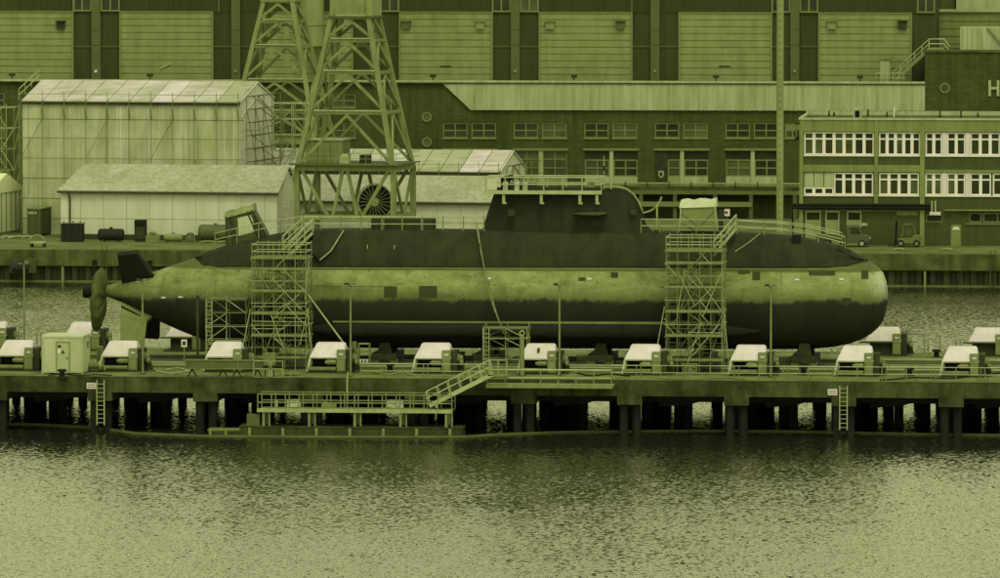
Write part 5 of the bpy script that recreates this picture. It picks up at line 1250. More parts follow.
for y in (N0 + .05, N1 - .15):
    for z in (2.35, 2.92): mb = MB(); mb.cyl((ua, y, z), (ub, y, z), .045, n=6); mb.build('rail', 'rail_steel' if y > -16 else 'scaffold', t)
    for k in range(15): mb = MB(); x = ua + (ub - ua) * k / 14; mb.cyl((x, y, 1.88), (x, y, 2.92), .045, n=6); mb.build('rail_post', 'scaffold', t)
mb = MB(); mb.box(ua - .8, ua + .1, N0 + .3, N0 + .8, .7, 1.5); mb.build('locker', 'crane_dark', t)
mb = MB(); mb.box(ua + 4.3, ua + 5.3, -16.5, -16, 1.88, 2.25); mb.build('deck_box', 'crane_paint', t)
# gangway
p0, p1 = P(430, 405.5, -16.6), P(493, 374, -16.6)
t = T('gangway', 'inclined steel gangway rising from the pontoon to the pier edge', 'gangway', p0)
mb = MB(); 
for y in (-.45, .45): mb.bar(p0 + Vector((0, y, 0)), p1 + Vector((0, y, 0)), .1, .28)
mb.build('stringer', 'rail_bright', t)
mb = MB(); mb.bar(p0 + Vector((0, 0, .03)), p1 + Vector((0, 0, .03)), .78, .05); mb.build('tread', 'scaffold', t)
for y in (-.45, .45):
    for h in (.5, .98): mb = MB(); o = Vector((-.25, y, h)); mb.bar(p0 + o, p1 + o, .07); mb.build('handrail', 'rail_bright' if y < 0 else 'scaffold', t)
    for k in range(7):
        q = p0.lerp(p1, k / 6) + Vector((0, y, 0)); mb = MB(); mb.bar(q, q + Vector((-.25, 0, .98)), .06); mb.build('rail_post', 'scaffold_light', t)
mb = MB(); mb.box(p1.x - .3, p1.x + 1.1, -17.1, -16.1, p1.z - .1, p1.z); mb.build('landing', 'scaffold', t)
mb = MB()
for x in (p1.x - .2, p1.x + .4, p1.x + 1.0): mb.bar((x, -17.05, p1.z), (x, -17.05, p1.z + 1.0), .06)
mb.bar((p1.x - .2, -17.05, p1.z + 1), (p1.x + 1, -17.05, p1.z + 1), .06); mb.build('landing_rail', 'scaffold_light', t)
# little raft and the floating boom
p = G(226, 434.5, 0); t = T('work_raft', 'low work raft of pale timbers moored left of the landing pontoon', 'raft', (p.x, p.y, 0))
mb = MB(True); mb.box(-1.2, 1.2, 0, 1.5, -.1, .25); mb.build('float', 'pontoon', t)
for k in range(5): mb = MB(True); mb.box(-1.3, 1.3, .05 + k * .3, .25 + k * .3, .25, .36); mb.build('plank', 'wood', t)
for x in (-1.1, 0, 1.1): mb = MB(True); mb.box(x - .09, x + .09, -.08, .0, -.05, .42); mb.build('rubbing_post', 'scaffold', t)
bp = [(-25, 423.5), (40, 425), (85, 427.5), (112, 430.5), (135, 434), (210, 436.8), (300, 437.5), (400, 437.8), (465, 437.3), (500, 435), (560, 432.8), (640, 431.8), (700, 431.2), (780, 431.8), (850, 433.2), (940, 435), (1030, 436)]
pts = [G(a, b, .06) for a, b in bp]; fine = []
for a, b in zip(pts, pts[1:]):
    for k in range(4): fine.append(a.lerp(b, k / 4))
mb = MB(); mb.tube(fine, .13, 8); mb.build('floating_boom', 'boom', None, True, label='long thin floating barrier boom lying on the water before the pier', cat='boom')
# ================================================================== THE SUBMARINE
SY = 1.5
def sx(px, py=297): return P(px, py, SY).x
def sz(py, px=500): return P(px, py, SY).z
CZ = sz(298.5); SC = 1 / (sz(298) - sz(299))              # axis height, px per metre
sub = T('submarine', 'long dark submarine with weathered primer band standing on the ship lift', 'submarine', (0, SY, PZ))
# pressure hull: radius and axis by column
st = [(105, 4.5, 292), (109, 6.2, 292), (122, 10.2, 293), (140, 18.5, 294.6), (160, 26, 296.5), (180, 34, 297.4), (200, 41.3, 298), (215, 46, 298.3), (232, 48.8, 298.5), (250, 49.7, 298.5), (290, 49.8, 298.5), (400, 49.8, 298.5), (520, 49.8, 298.5), (640, 49.8, 298.5), (740, 49.8, 298.5), (790, 49.8, 298.5), (815, 49.2, 298.5), (835, 47.4, 298.3), (850, 44.6, 298), (862, 40.5, 297.6), (871, 36, 297), (878, 30.5, 296.5), (883, 24, 296), (886, 15.5, 295.7), (887.6, 6, 295.6)]
def zoff(px): return (px - 500) * 0.0046                  # the frame's own yaw lifts the far end in the picture
HULL = [(sx(a), r / SC, sz(c + zoff(a) * .55, a)) for a, r, c in st]
def hull_at(x):
    for (x0, r0, c0), (x1, r1, c1) in zip(HULL, HULL[1:]):
        if x0 <= x <= x1:
            f = (x - x0) / (x1 - x0); return r0 + (r1 - r0) * f, c0 + (c1 - c0) * f
    return (HULL[0] if x < HULL[0][0] else HULL[-1])[1:]
xs = []
for (x0, _, _), (x1, _, _) in zip(HULL, HULL[1:]):
    n = max(1, int((x1 - x0) / 1.2)); xs += [x0 + (x1 - x0) * k / n for k in range(n)]
xs.append(HULL[-1][0])
NS = 64
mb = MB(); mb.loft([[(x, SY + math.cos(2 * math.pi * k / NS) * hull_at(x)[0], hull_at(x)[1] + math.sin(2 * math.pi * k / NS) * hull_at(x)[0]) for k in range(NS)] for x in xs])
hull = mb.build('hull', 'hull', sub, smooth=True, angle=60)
def on_hull(px, py, out=0.0):
    """where a sight line meets the hull, lifted off it by out"""
    d = ray(px, py).normalized(); t = (P(px, py, SY - 6) - CAM).length
    for _ in range(400):
        q = CAM + d * t; r, c = hull_at(q.x)
        if math.hypot(q.y - SY, q.z - c) <= r: break
        t += .02
    n = Vector((0, q.y - SY, q.z - c)).normalized()
    return q + n * out
def hull_patch(name, px0, px1, y0, y1, mat, out=.03, nx=4, ny=4):
    mb = MB(); g = lambda o: [[on_hull(px0 + (px1 - px0) * i / nx, y0 + (y1 - y0) * j / ny, o) for i in range(nx + 1)] for j in range(ny + 1)]
    a, b = g(out), g(-.10); ring = lambda m: m[0] + [r[-1] for r in m[1:]] + m[-1][::-1][1:] + [r[0] for r in m[::-1][1:-1]]
    mb.loft(a, closed=False, caps=False); mb.loft([ring(a), ring(b)], caps=False)
    return mb.build(name, mat, hull)
hull_patch('hull_patch', 419, 437, 286, 298, 'hatch_dark', .03)
hull_patch('hull_patch', 384, 397, 286.5, 298, 'hatch_dark', .02)
hull_patch('hatch', 809, 835, 271, 275.5, 'hatch_dark', .04); hull_patch('hatch', 861.5, 868.5, 270.5, 279, 'hatch_dark', .04); hull_patch('hatch', 752.5, 760, 271.5, 280, 'hatch_dark', .04)
hull_patch('hatch', 611, 618, 272.5, 278, 'hatch_dark', .04); hull_patch('hatch', 578.5, 585.5, 277.5, 281, 'hatch_dark', .03); hull_patch('hatch', 738, 750, 270.5, 274, 'hatch_dark', .03)
for px, py in ((797, 280), (841.5, 279.5), (589.5, 279.2), (489, 278.8), (163.5, 297.5), (180.5, 297)): hull_patch('sonar_window', px - 2.2, px + 2.2, py - .8, py + .8, 'cream', .07)
hull_patch('hull_patch', 842, 851, 298, 304, 'hatch_dark', .02)
for px in (264, 356, 437, 463, 574, 696, 781): hull_patch('weld_seam', px, px + .5, 267, 322, 'hatch_dark', .008, 1, 10)
for yy, pa, pb in ((286.3, 315, 440), (330.5, 205, 240)): hull_patch('weld_seam', pa, pb, yy, yy + .5, 'hatch_dark', .008, 12, 1)
# flank arrays: long half round fairings low on both sides
for s in (-1, 1):
    q = on_hull(520, 330); dy = (q.y - SY) * (-s) * 1.0; rr = .62; rings = []
    seg = [(300, .02), (312, .35), (330, .75), (352, 1.0), (716, 1.0), (735, .75), (752, .35), (765, .02)]
    for px, f in seg:
        x = sx(px, 330); yc = SY + (-abs(q.y - SY) if s < 0 else abs(q.y - SY)); zc2 = q.z
        rings.append([(x, yc + math.cos(2 * math.pi * k / 20) * rr * f * .75, zc2 + math.sin(2 * math.pi * k / 20) * rr * f * (.95)) for k in range(20)])
    mb = MB(); mb.loft(rings); fa_ = mb.build('flank_array', 'fin_dark', sub, smooth=True, angle=50)
    for px in (339, 371, 403, 434, 467, 500, 530, 562, 594, 626, 657, 690, 716):
        x = sx(px, 330); mb = MB(); yc = SY + (-abs(q.y - SY) if s < 0 else abs(q.y - SY))
        mb.loft([[(x + d, yc + math.cos(2 * math.pi * k / 20) * rr * .765, q.z + math.sin(2 * math.pi * k / 20) * rr * .965) for k in range(20)] for d in (-.03, .03)]); mb.build('joint', 'black', fa_)
    mb = MB(); x0_, x1_ = sx(338, 323), sx(715, 323); yc = SY + (-abs(q.y - SY) if s < 0 else abs(q.y - SY)); mb.box(x0_, x1_, yc - .36, yc + .36, q.z + .48, q.z + .72); mb.build('top_highlight', 'fin_primer', fa_)  # pale strip added to paint in the highlight along the array's top
# casing (the superstructure that carries the deck)
top = [(196, 257), (206, 252.5), (225, 246.5), (245, 241), (262, 237.5), (285, 232.5), (310, 229.5), (340, 229), (400, 229.3), (480, 230), (560, 231), (640, 231.5), (700, 232), (740, 232.6), (780, 235), (805, 238.3), (830, 243.4), (850, 250.5), (860, 256), (868, 261.5)]
rings = []; TOPZ = []
for px, py in top:
    x = sx(px, py); r, c = hull_at(x); zt_ = sz(py + zoff(px) * .2, px); zbm = c + 2.46 if px > 240 else c + (2.46 * (r / 3.5) ** .9)
    zbm = min(zbm, c + r * .93); fr_ = min(1, max(0, (px - 196) / 20)); fe_ = min(1, max(0, (868 - px) / 22)); k_ = (fr_ * fe_) ** .6; zbm = (c + r * .985) * (1 - k_) + zbm * k_
    wb = math.sqrt(max(r * r - (zbm - c) ** 2, .05)) + .16; zt_ = max(zt_, c + r + .02); TOPZ.append((x, zt_))
    hh = zt_ - zbm; wt = max(min(1.75, wb - .25), .2); f = min(1, hh / 1.5)
    half = [(wb - .35, zbm - .10), (wb, zbm), (wb - .02, zbm + .12), (wb - .22, zbm + hh * .45), (wt + .18, zt_ - .30 * f), (wt, zt_ - .08 * f), (wt - .25 * min(1, wt), zt_), (0.0, zt_ + .05)]
    full = half + [(-a, z) for a, z in half[::-1][1:]]
    rings.append([(x, SY - a, z) for a, z in full])
# finer rings between the drawn ones
R2 = []
for a, b in zip(rings, rings[1:]):
    n = max(1, int((b[0][0] - a[0][0]) / 1.5))
    for k in range(n): R2.append([tuple(p + (q - p) * k / n for p, q in zip(u, v)) for u, v in zip(a, b)])
R2.append(rings[-1]); mb = MB(); mb.loft(R2); casing = mb.build('casing', 'casing', sub, smooth=True, angle=32)
def deck_z(x):
    for (x0, z0), (x1, z1) in zip(TOPZ, TOPZ[1:]):
        if x0 <= x <= x1: return z0 + (z1 - z0) * (x - x0) / (x1 - x0)
    return TOPZ[0][1] if x < TOPZ[0][0] else TOPZ[-1][1]
# a gutter strip where casing and hull meet
mb = MB(); pts = []
for px in range(318, 862, 12):
    x = sx(px, 264); r, c = hull_at(x); z = c + 2.30; pts.append((x, SY - math.sqrt(max(r * r - (z - c) ** 2, .04)) - .03, z))
mb.tube(pts, .05, 6); mb.build('gutter', 'fin_primer', casing, smooth=True)
# free flood openings, marks
def casing_box(name, px0, px1, y0, y1, mat):
    a, b = P(px0, y1, SY - 2.45), P(px1, y0, SY - 2.45); mb = MB(); mb.box(a.x, b.x, SY - 2.50, SY - 2.0, a.z, b.z); return mb.build(name, mat, casing)
for px in (367, 394): casing_box('draught_mark', px, px + .8, 245, 249, 'scaffold_light')
for px in (353.5, 406): casing_box('draught_mark', px, px + .7, 255, 259.5, 'scaffold_light')
a, b = P(792, 234.5, SY - 1.3), P(801, 243, SY - 1.3); mb = MB(); mb.box(a.x, b.x, SY - 2.0, SY - .8, b.z, a.z); mb.build('mooring_recess', 'black', casing)
q0 = [P(838, 245.8, SY - 1.62), P(850, 251.2, SY - 1.62), P(849, 254.5, SY - 1.72), P(837, 249.5, SY - 1.72)]
mb = MB(); mb.tube([v - Vector((0, .12, 0)) for v in q0 + q0[:1]], .035); mb.build('hatch_frame', 'black', casing)
# the sail
zsb = sz(236)
prof = [(262, 481.5, 656, 1.9), (232, 482, 656, 1.72), (228, 482.8, 650, 1.55), (222, 484.6, 645.5, 1.42), (213, 487.5, 643.5, 1.32), (205, 490, 640.8, 1.26), (198, 492.4, 637.6, 1.20), (193, 494.3, 633.5, 1.14), (190, 495.5, 629, 1.08), (188.2, 496.3, 623, .98), (187.2, 497, 614, .80)]
rings = []
for py, xa, xb, wd in prof:
    if py > 240: py2 = 250
    else: py2 = py
    a, b = sx(xa, py2), sx(xb, py2); z = sz(py2); n = 24; r = []
    L = b - a
    for k in range(n):                                    # aerofoil plan with the round nose forward
        u = k / n * 2; s = 1 if u < 1 else -1; v = u if u < 1 else 2 - u     # v 0 tail .. 1 nose
        xx = a + L * (1 - math.cos(v * math.pi)) / 2; f = (xx - a) / L
        th = (f ** .62) * math.sqrt(max(1 - f ** 6, 0)) if f > 0 else 0
        r.append((xx, SY - s * wd * min(1, th * 1.02), z))
    rings.append(r)
mb = MB(); mb.loft(rings); sail = mb.build('sail', 'sail_paint', sub, smooth=True, angle=40)
# fairwater planes
for s in (-1, 1):
    a, b = sx(574, 214), sx(609, 214); z = sz(212.0); rings = []
    for yy, g in ((.9, 1.0), (2.35, .92), (2.45, .84)):
        L = (b - a) * g; m_ = (a + b) / 2; rings.append([(m_ - L / 2 + L * f, SY + s * yy, z + t * g) for f, t in ((0, 0), (.25, .05), (.6, .09), (.88, .08), (1, 0), (.88, -.08), (.6, -.09), (.25, -.05))])
    mb = MB(); mb.loft(rings); mb.build('sail_plane', 'container_dark', sail, smooth=True, angle=40)
c = P(591, 223.5, SY - 1.33); text_mesh('S 186', 'hull_number', 'edge_dark', sail, (c.x, SY - 1.34, c.z), .62)
for (pa, pb, ya, yb, m_) in ((630.5, 636, 210, 215, 'machine_dark'), (508, 515, 209.5, 216, 'hatch_dark')):
    p, q = P(pa, yb, SY - 1.28), P(pb, ya, SY - 1.28); mb = MB(); mb.box(p.x, q.x, SY - 1.345 if pa < 620 else SY - 1.12, SY - .9, p.z, q.z); mb.build('sail_panel', m_, sail)
mb = MB(); mb.tube([P(605, 187, SY - .9), P(617, 186.8, SY - .8), P(626, 188.5, SY - .7), P(633.5, 194, SY - .6), P(638.5, 201.5, SY - .5), P(642.5, 211, SY - .3)], .06); mb.build('edge_strip', 'scaffold_light', sail)
# stern: X rudders, shaft and the propeller under a tarpaulin
def fin(pl, mat, th=.16):
    c0 = pl[0]; pts = [Vector(p) for p in pl]; n = (pts[1] - pts[0]).cross(pts[2] - pts[0]).normalized() * th
    mb = MB(); mb.loft([[p + n for p in pts], [p - n for p in pts]]); return mb.build('rudder', mat, sub, bevel=.05)
def finpt(px, py, dy): return P(px, py, SY + dy)
fin([finpt(122.5, 285, -.2), finpt(158.5, 279.5, -.6), finpt(154.5, 276.5, -1.0), finpt(150, 272, -1.3), finpt(137, 251.5, -2.3), finpt(117.3, 254, -2.3)], 'fin_dark')
fin([finpt(124, 284, .2), finpt(157, 276, .6), finpt(138, 252.5, 2.4), finpt(121, 254.5, 2.4)], 'fin_dark')
fin([finpt(121.5, 302.5, -.2), finpt(155, 315, -.6), finpt(147, 322, -1.2), finpt(143, 356, -2.3), finpt(120, 352, -2.3)], 'fin_primer')
fin([finpt(124, 303, .2), finpt(160, 316.5, .6), finpt(159.5, 338, 2.4), finpt(144.5, 337, 2.4)], 'fin_dark')
mb = MB(); p, q = finpt(121.8, 306, -.36), finpt(141, 316, -.62); mb.bar(p - Vector((0, .25, 0)), q - Vector((0, .25, 0)), .06, .12); mb.build('rudder_gap', 'black', sub)
mb = MB(); mb.cyl((sx(84), SY, sz(292)), (sx(107), SY, sz(292)), .30, .36, 16); mb.build('propeller_shaft', 'fin_dark', sub, smooth=True)
mb = MB(); mb.cyl((sx(83.5), SY, sz(294.5)), (sx(91), SY, sz(294.5)), .42, .42, 18); mb.build('hub_cap', 'black', sub, smooth=True, angle=30)
rings = []
for x_px, k in ((92.5, .20), (93, .62), (94.5, .88), (97, 1.0), (100, .98), (102.5, .86), (104.5, .60), (105.5, .22)):
    r = []
    for j in range(72):
        an = 2 * math.pi * j / 72; fold = .05 * math.sin(7 * an + .5 * x_px) + .035 * math.sin(17 * an + 1.3 * x_px)
        rad = (2.0 + fold) * k
        zz = sz(299) + math.sin(an) * rad * 1.04 - (.45 * k * max(0, -math.sin(an)) ** 6); yy = SY + math.cos(an) * rad * .95
        r.append((sx(x_px) + .05 * math.sin(13 * an + 1) + .04 * math.sin(5 * an) + (zz - sz(298)) * .05 + .12 * max(0, math.sin(an)) ** 4, yy, zz))
    rings.append(r)
mb = MB(); mb.loft(rings); mb.build('propeller_tarpaulin', 'tarp', sub, smooth=True, angle=60)
# rope and hull flap hanging over the casing below the crane
fl0 = [P(313, 231, SY - 1.95), P(344, 230, SY - 1.95), P(331, 251, SY - 2.75), P(320, 260, SY - 2.95), P(312, 253, SY - 2.95)]
mb = MB(); mb.loft([[v for v in fl0], [v + Vector((0, -.08, 0)) for v in fl0]]); fo_ = mb.build('side_tarpaulin', 'casing', None, label='dark triangular tarpaulin with a pale rope edge hanging over the casing', cat='tarpaulin')
C_off = fo_.location
mb = MB(); mb.tube([fl0[1] + Vector((0, -.12, 0)), fl0[2] + Vector((0, -.14, 0)), fl0[3] + Vector((0, -.14, 0))], .05); mb.build('rope_edge', 'scaffold_light', fo_)

# ------------------------------------------------------------------ gear on the deck of the submarine
def deck_railing(label, pts, Y, n, top_h=.95, zoff_=0.0):
    """pts: picture points along the foot of the rail"""
    W = [P(a, b, Y) for a, b in pts]; t = T('deck_railing', label, 'railing', W[len(W) // 2], 0, 'temporary railings on the submarine deck')
    for h in (.48, top_h): mb = MB(); mb.tube([w_ + Vector((0, 0, h)) for w_ in W], .032); mb.build('rail', 'rail_bright', t)
    seg = [(W[i] - W[0]).length for i in range(len(W))]; tot = seg[-1]
    for k in range(n + 1):
        d = tot * k / n; i = max(j for j in range(len(seg)) if seg[j] <= d + 1e-6); i = min(i, len(W) - 2); f = (d - seg[i]) / (seg[i + 1] - seg[i]); q = W[i].lerp(W[i + 1], f)
        mb = MB(); mb.cyl(q - Vector((0, 0, .25)), q + Vector((0, 0, top_h + .05)), .045, n=6); mb.build('post', 'scaffold', t)
deck_railing('temporary pale railing on the aft deck behind the crane legs', [(300, 230.5), (400, 230.7), (484, 231)], SY - 1.5, 9)
deck_railing('temporary pale railing sloping past the tilted stern tent', [(215, 246.5), (262, 235.5), (303, 229.5)], SY - 1.5, 4)
deck_railing('temporary pale railing on the foredeck around the light tent', [(641, 232.5), (700, 233), (733, 233.5)], SY - 1.5, 5)
deck_railing('temporary pale railing sloping down over the bow deck', [(737, 234), (780, 236.5), (810, 240.5), (845, 250)], SY - 1.45, 4)
deck_railing('temporary pale railing on the far side of the bow deck', [(737, 233), (780, 235), (808, 238), (842, 246)], SY + 1.3, 4)
deck_railing('temporary pale railing on the far side of the aft deck', [(300, 229.5), (400, 229.7), (484, 230)], SY + 1.4, 9)
# cargo net / dark stores on the aft deck
t = T('deck_store', 'long dark covered store lying on the aft deck beside the crane base', 'cover', P(420, 229, SY))
a, b = P(372, 229, SY), P(435, 218.5, SY)
mb = MB(); mb.loft([[(x, SY - .7, a.z), (x, SY + .7, a.z), (x, SY + .6, b.z - .05), (x, SY, b.z + .03), (x, SY - .6, b.z - .05)] for x in (a.x, (a.x * 2 + b.x) / 3, (a.x + 2 * b.x) / 3, b.x)]); mb.build('cover', 'casing', t)
mb = MB()
for f in (.2, .5, .8): x = a.x + (b.x - a.x) * f; mb = MB(); mb.box(x - .05, x + .05, SY - .74, SY + .74, a.z, b.z - .02); mb.build('strap', 'machine', t)
# stern tent, tilted with the hull
def tent(name, label, pts, depth, roof_mat, wall_mat, win, Y, band):
    """pts: picture corners bottom left, top left, top right, bottom right of the front"""
    B = [P(a, b, Y) for a, b in pts]; t = T(name, label, 'tent', (B[0] + B[3]) / 2); dv = Vector((0, depth, 0))
    mb = MB(); mb.loft([B, [v + dv for v in B]]); bo = mb.build('walls', wall_mat, t)
    upv = (B[1] - B[0]).normalized(); rv = (B[2] - B[1]).normalized()
    rf = [B[1] - rv * .12 - upv * .1, B[2] + rv * .12 - upv * .1, B[2] + rv * .05 + upv * band, B[1] - rv * .05 + upv * band]; rm = MB()
    rings = []
    for k in range(7):
        f = k / 6; a = rf[0].lerp(rf[1], f); c = rf[3].lerp(rf[2], f) + Vector((0, 0, .07 * math.sin(k * 2.3)))
        rings.append([a + Vector((0, -.12, 0)), c + Vector((0, .25, 0)), c + Vector((0, depth - .25, 0)), a + Vector((0, depth + .12, 0))])
    rm.loft(rings); rm.build('roof', roof_mat, t)
    for q0_, q1_ in ((B[0], B[1]), (B[3], B[2])):
        mb = MB(); mb.bar(q0_ + Vector((0, -.05, 0)), q1_ + Vector((0, -.05, 0)), .10); mb.build('pole', 'machine_dark' if win else 'scaffold_light', t)
    if win:
        W_ = [B[0] + (B[3] - B[0]) * u + (B[1] - B[0]) * v for u, v in ((.30, .24), (.68, .24), (.68, .84), (.30, .84))]
        mb = MB(); mb.loft([[w_ + Vector((0, -.05, 0)) for w_ in W_], [w_ + Vector((0, .02, 0)) for w_ in W_]]); mb.build('window', 'tent_roof', bo)
    return t, B
tt, B = tent('stern_tent', 'dark box tent with pale window tilted on the sloping stern deck', [(227, 246.5), (225.8, 216.5), (252, 209.5), (266.5, 236)], 2.0, 'crane_paint', 'container_dark', True, SY - 1.0, .34)
for u in (.15, .24, .80, .9):
    mb = MB(); a = B[0].lerp(B[3], u); b = B[1].lerp(B[2], u); mb.bar(a + Vector((0, -.04, 0)), b + Vector((0, -.04, 0)), .12, .06, (0, 1, 0)); mb.build('fold', 'machine_dark', tt)
tt, B = tent('hatch_tent', 'pale canvas tent with a light roof over the forward deck hatch', [(679.5, 231), (681, 206.5), (714.5, 205.5), (717, 231)], 2.0, 'tent_roof', 'tarp_light', False, SY - 1.0, .45)
for a, b in (((.04, .72), (.45, .25)), ((.95, .75), (.55, .2)), ((.1, .3), (.4, .05))):
    pa = B[0].lerp(B[3], a[0]).lerp(B[1].lerp(B[2], a[0]), a[1]); pb = B[0].lerp(B[3], b[0]).lerp(B[1].lerp(B[2], b[0]), b[1]); mb = MB(); mb.bar(pa + Vector((0, -.03, 0)), pb + Vector((0, -.03, 0)), .05); mb.build('fold', 'machine', tt)
mb = MB(); mb.box(B[3].x + .1, B[3].x + .45, SY - .9, SY - .7, B[3].z, B[3].z + 1.5); mb.build('pole_frame', 'machine_dark', tt)
# work platform on the sail
zp = sz(191)
a, b = sx(488, 190), sx(603, 190)
t = T('sail_platform', 'pale scaffold platform with tube railing and gear on top of the sail', 'scaffold platform', ((a + b) / 2, SY, zp))
mb = MB(); mb.box(a, b, SY - 1.45, SY + 1.45, zp - .08, zp + .05); mb.build('deck', 'wood', t)
mb = MB(); mb.box(a, b, SY - 1.52, SY - 1.455, zp - .15, zp + .12); mb.build('toe_board', 'rail_bright', t)
for y in (SY - 1.45, SY + 1.45):
    for z in (.55, 1.05): mb = MB(); mb.cyl((a, y, zp + z), (b, y, zp + z), .05, n=6); mb.build('rail', 'rail_bright', t)
    for k in range(7): mb = MB(); x = a + (b - a) * k / 6; mb.cyl((x, y, zp - .1), (x, y, zp + 1.1), .05, n=6); mb.build('post', 'scaffold_light', t)
for x_ in (a, b): 
    for z in (.55, 1.05): mb = MB(); mb.cyl((x_, SY - 1.45, zp + z), (x_, SY + 1.45, zp + z), .05, n=6); mb.build('rail', 'rail_bright', t)
for px in (505.5, 543, 581.5, 598.5): x = sx(px, 196); mb = MB(); mb.box(x - .10, x + .10, SY - 1.42, SY - 1.24, sz(203), zp - .16); mb.box(x - .02, x + .2, SY - 1.44, SY - 1.3, sz(203), sz(201)); mb.build('clamp', 'scaffold_light', t)
for px in (507, 518.5, 526.5): x = sx(px, 185); mb = MB(); mb.box(x - .16, x + .16, SY - 1.3, SY - .9, zp + .06, zp + .72); mb.build('gear_box', 'tent_roof', t)
mb = MB(); x = sx(505, 180); mb.box(x - .25, x + .35, SY - .6, SY + .2, zp + .06, zp + 1.0); mb.cyl((x, SY - .2, zp + .9), (x + .6, SY - .2, zp + 1.0), .2); mb.build('machine', 'black', t)
mb = MB(); x = sx(521, 184); mb.box(x - .9, x + 1.1, SY - .5, SY + .5, zp + .06, zp + .6); mb.build('tool_chest', 'machine_dark', t)
x = sx(593, 184); mb = MB(); mb.box(x - .25, x + .25, SY - 1.5, SY - 1.44, zp + .35, zp + .75); mb.build('plate', 'machine', t)
mb = MB(); x = sx(494, 185); mb.box(x - .35, x + .35, SY - 1.55, SY - 1.4, zp + .15, zp + .95); mb.build('mesh_panel', 'tent_roof', t)
pa = P(604, 189, SY - 1); t = T('antenna_mast', 'thin pale antenna mast at the front end of the sail platform', 'antenna', pa); h = 33 / SC
mb = MB(); mb.cyl(pa, pa + Vector((0, 0, h)), .06, .03, 6); mb.build('mast', 'scaffold_light', t)
mb = MB(); mb.cyl(pa + Vector((0, 0, h * .55)), pa + Vector((0, 0, h * .7)), .12, n=8); mb.box(pa.x - .25, pa.x + .25, pa.y - .04, pa.y + .04, pa.z + h * .42, pa.z + h * .46); mb.build('sensor', 'machine_dark', t)
mb = MB(); mb.cyl(pa + Vector((.5, 0, 0)), pa + Vector((.5, 0, 1.5)), .07, n=6); mb.build('stay', 'scaffold_light', t)
# cables down the side and from the sail to the foredeck
def cable(label, pts, r=.045, mat='scaffold_light', cat='cable'):
    fine = []
    for i in range(len(pts) - 1):
        p0_, p1_, p2_, p3_ = pts[max(i - 1, 0)], pts[i], pts[i + 1], pts[min(i + 2, len(pts) - 1)]
        for k in range(6):
            u = k / 6; fine.append(.5 * ((2 * p1_) + (p2_ - p0_) * u + (2 * p0_ - 5 * p1_ + 4 * p2_ - p3_) * u * u + (3 * p1_ - p0_ - 3 * p2_ + p3_) * u ** 3))
    fine.append(pts[-1]); mb = MB(); mb.tube(fine, r, 6); return mb.build('cable', mat, None, True, label=label, cat=cat)
cable('thin cable hanging from the deck aft of the sail down to the low scaffold', [P(476, 222, SY - 1.6), P(479, 240, SY - 2.6), P(483, 262, SY - 3.2), P(489, 285, SY - 3.9), P(496, 312, SY - 4.2), P(504, 334, SY - 4.6)], .05, 'scaffold')
cable('second slack cable beside the first one down to the low scaffold', [P(478, 228, SY - 1.7), P(482, 255, SY - 3.1), P(487, 280, SY - 3.9), P(491, 300, SY - 4.1), P(501, 325, SY - 4.5), P(514, 341, SY - 4.8)], .035, 'scaffold')
cable('sagging cable from the sail front to the foredeck railing', [P(643, 213, SY - .6), P(652, 210, SY - .8), P(659, 203, SY - 1), P(661.5, 197, SY - 1.1)], .07)
cable('straight guy wire from the bow deck railing to the scaffold outrigger', [P(760, 233.5, SY - 1.7), P(748, 243, SY - 2.2), P(735, 251.5, SY - 3.6)], .03)
cable('inclined pale strut from the stern scaffold tower down to the pier deck', [P(303, 288, -4.6), P(345, 345, -6.3)], .06, 'scaffold_light', 'strut')
pf = P(643.5, 222, SY - 1.2); t = T('flag_staff', 'short pale staff on the foredeck just ahead of the sail', 'staff', P(657, 232, SY - 1.2))
mb = MB(); q = P(657, 232, SY - 1.2); mb.cyl(q, q + Vector((0, 0, 27 / SC)), .07, n=6); mb.build('pole', 'scaffold_light', t); mb = MB(); mb.cyl(q, q + Vector((0, 0, .15)), .2, n=10); mb.build('foot', 'machine_dark', t)
c = P(727, 212.5, SY - 1.6); t = T('notice_board', 'small white notice board on the foredeck railing at the stair head', 'sign', (c.x, c.y, c.z - 1.5))
mb = MB(); mb.box(c.x - .18, c.x + .2, c.y - .02, c.y + .02, c.z - .25, c.z + .25); nb = mb.build('board', 'cream', t); mb = MB(); mb.cyl((c.x - .05, c.y - .028, c.z), (c.x - .05, c.y - .021, c.z), .11, n=14); mb.build('symbol', 'machine_dark', nb)
mb = MB(); mb.cyl((c.x, c.y + .03, c.z - 1.55), (c.x, c.y + .03, c.z + .1), .03); mb.build('post', 'scaffold', t)

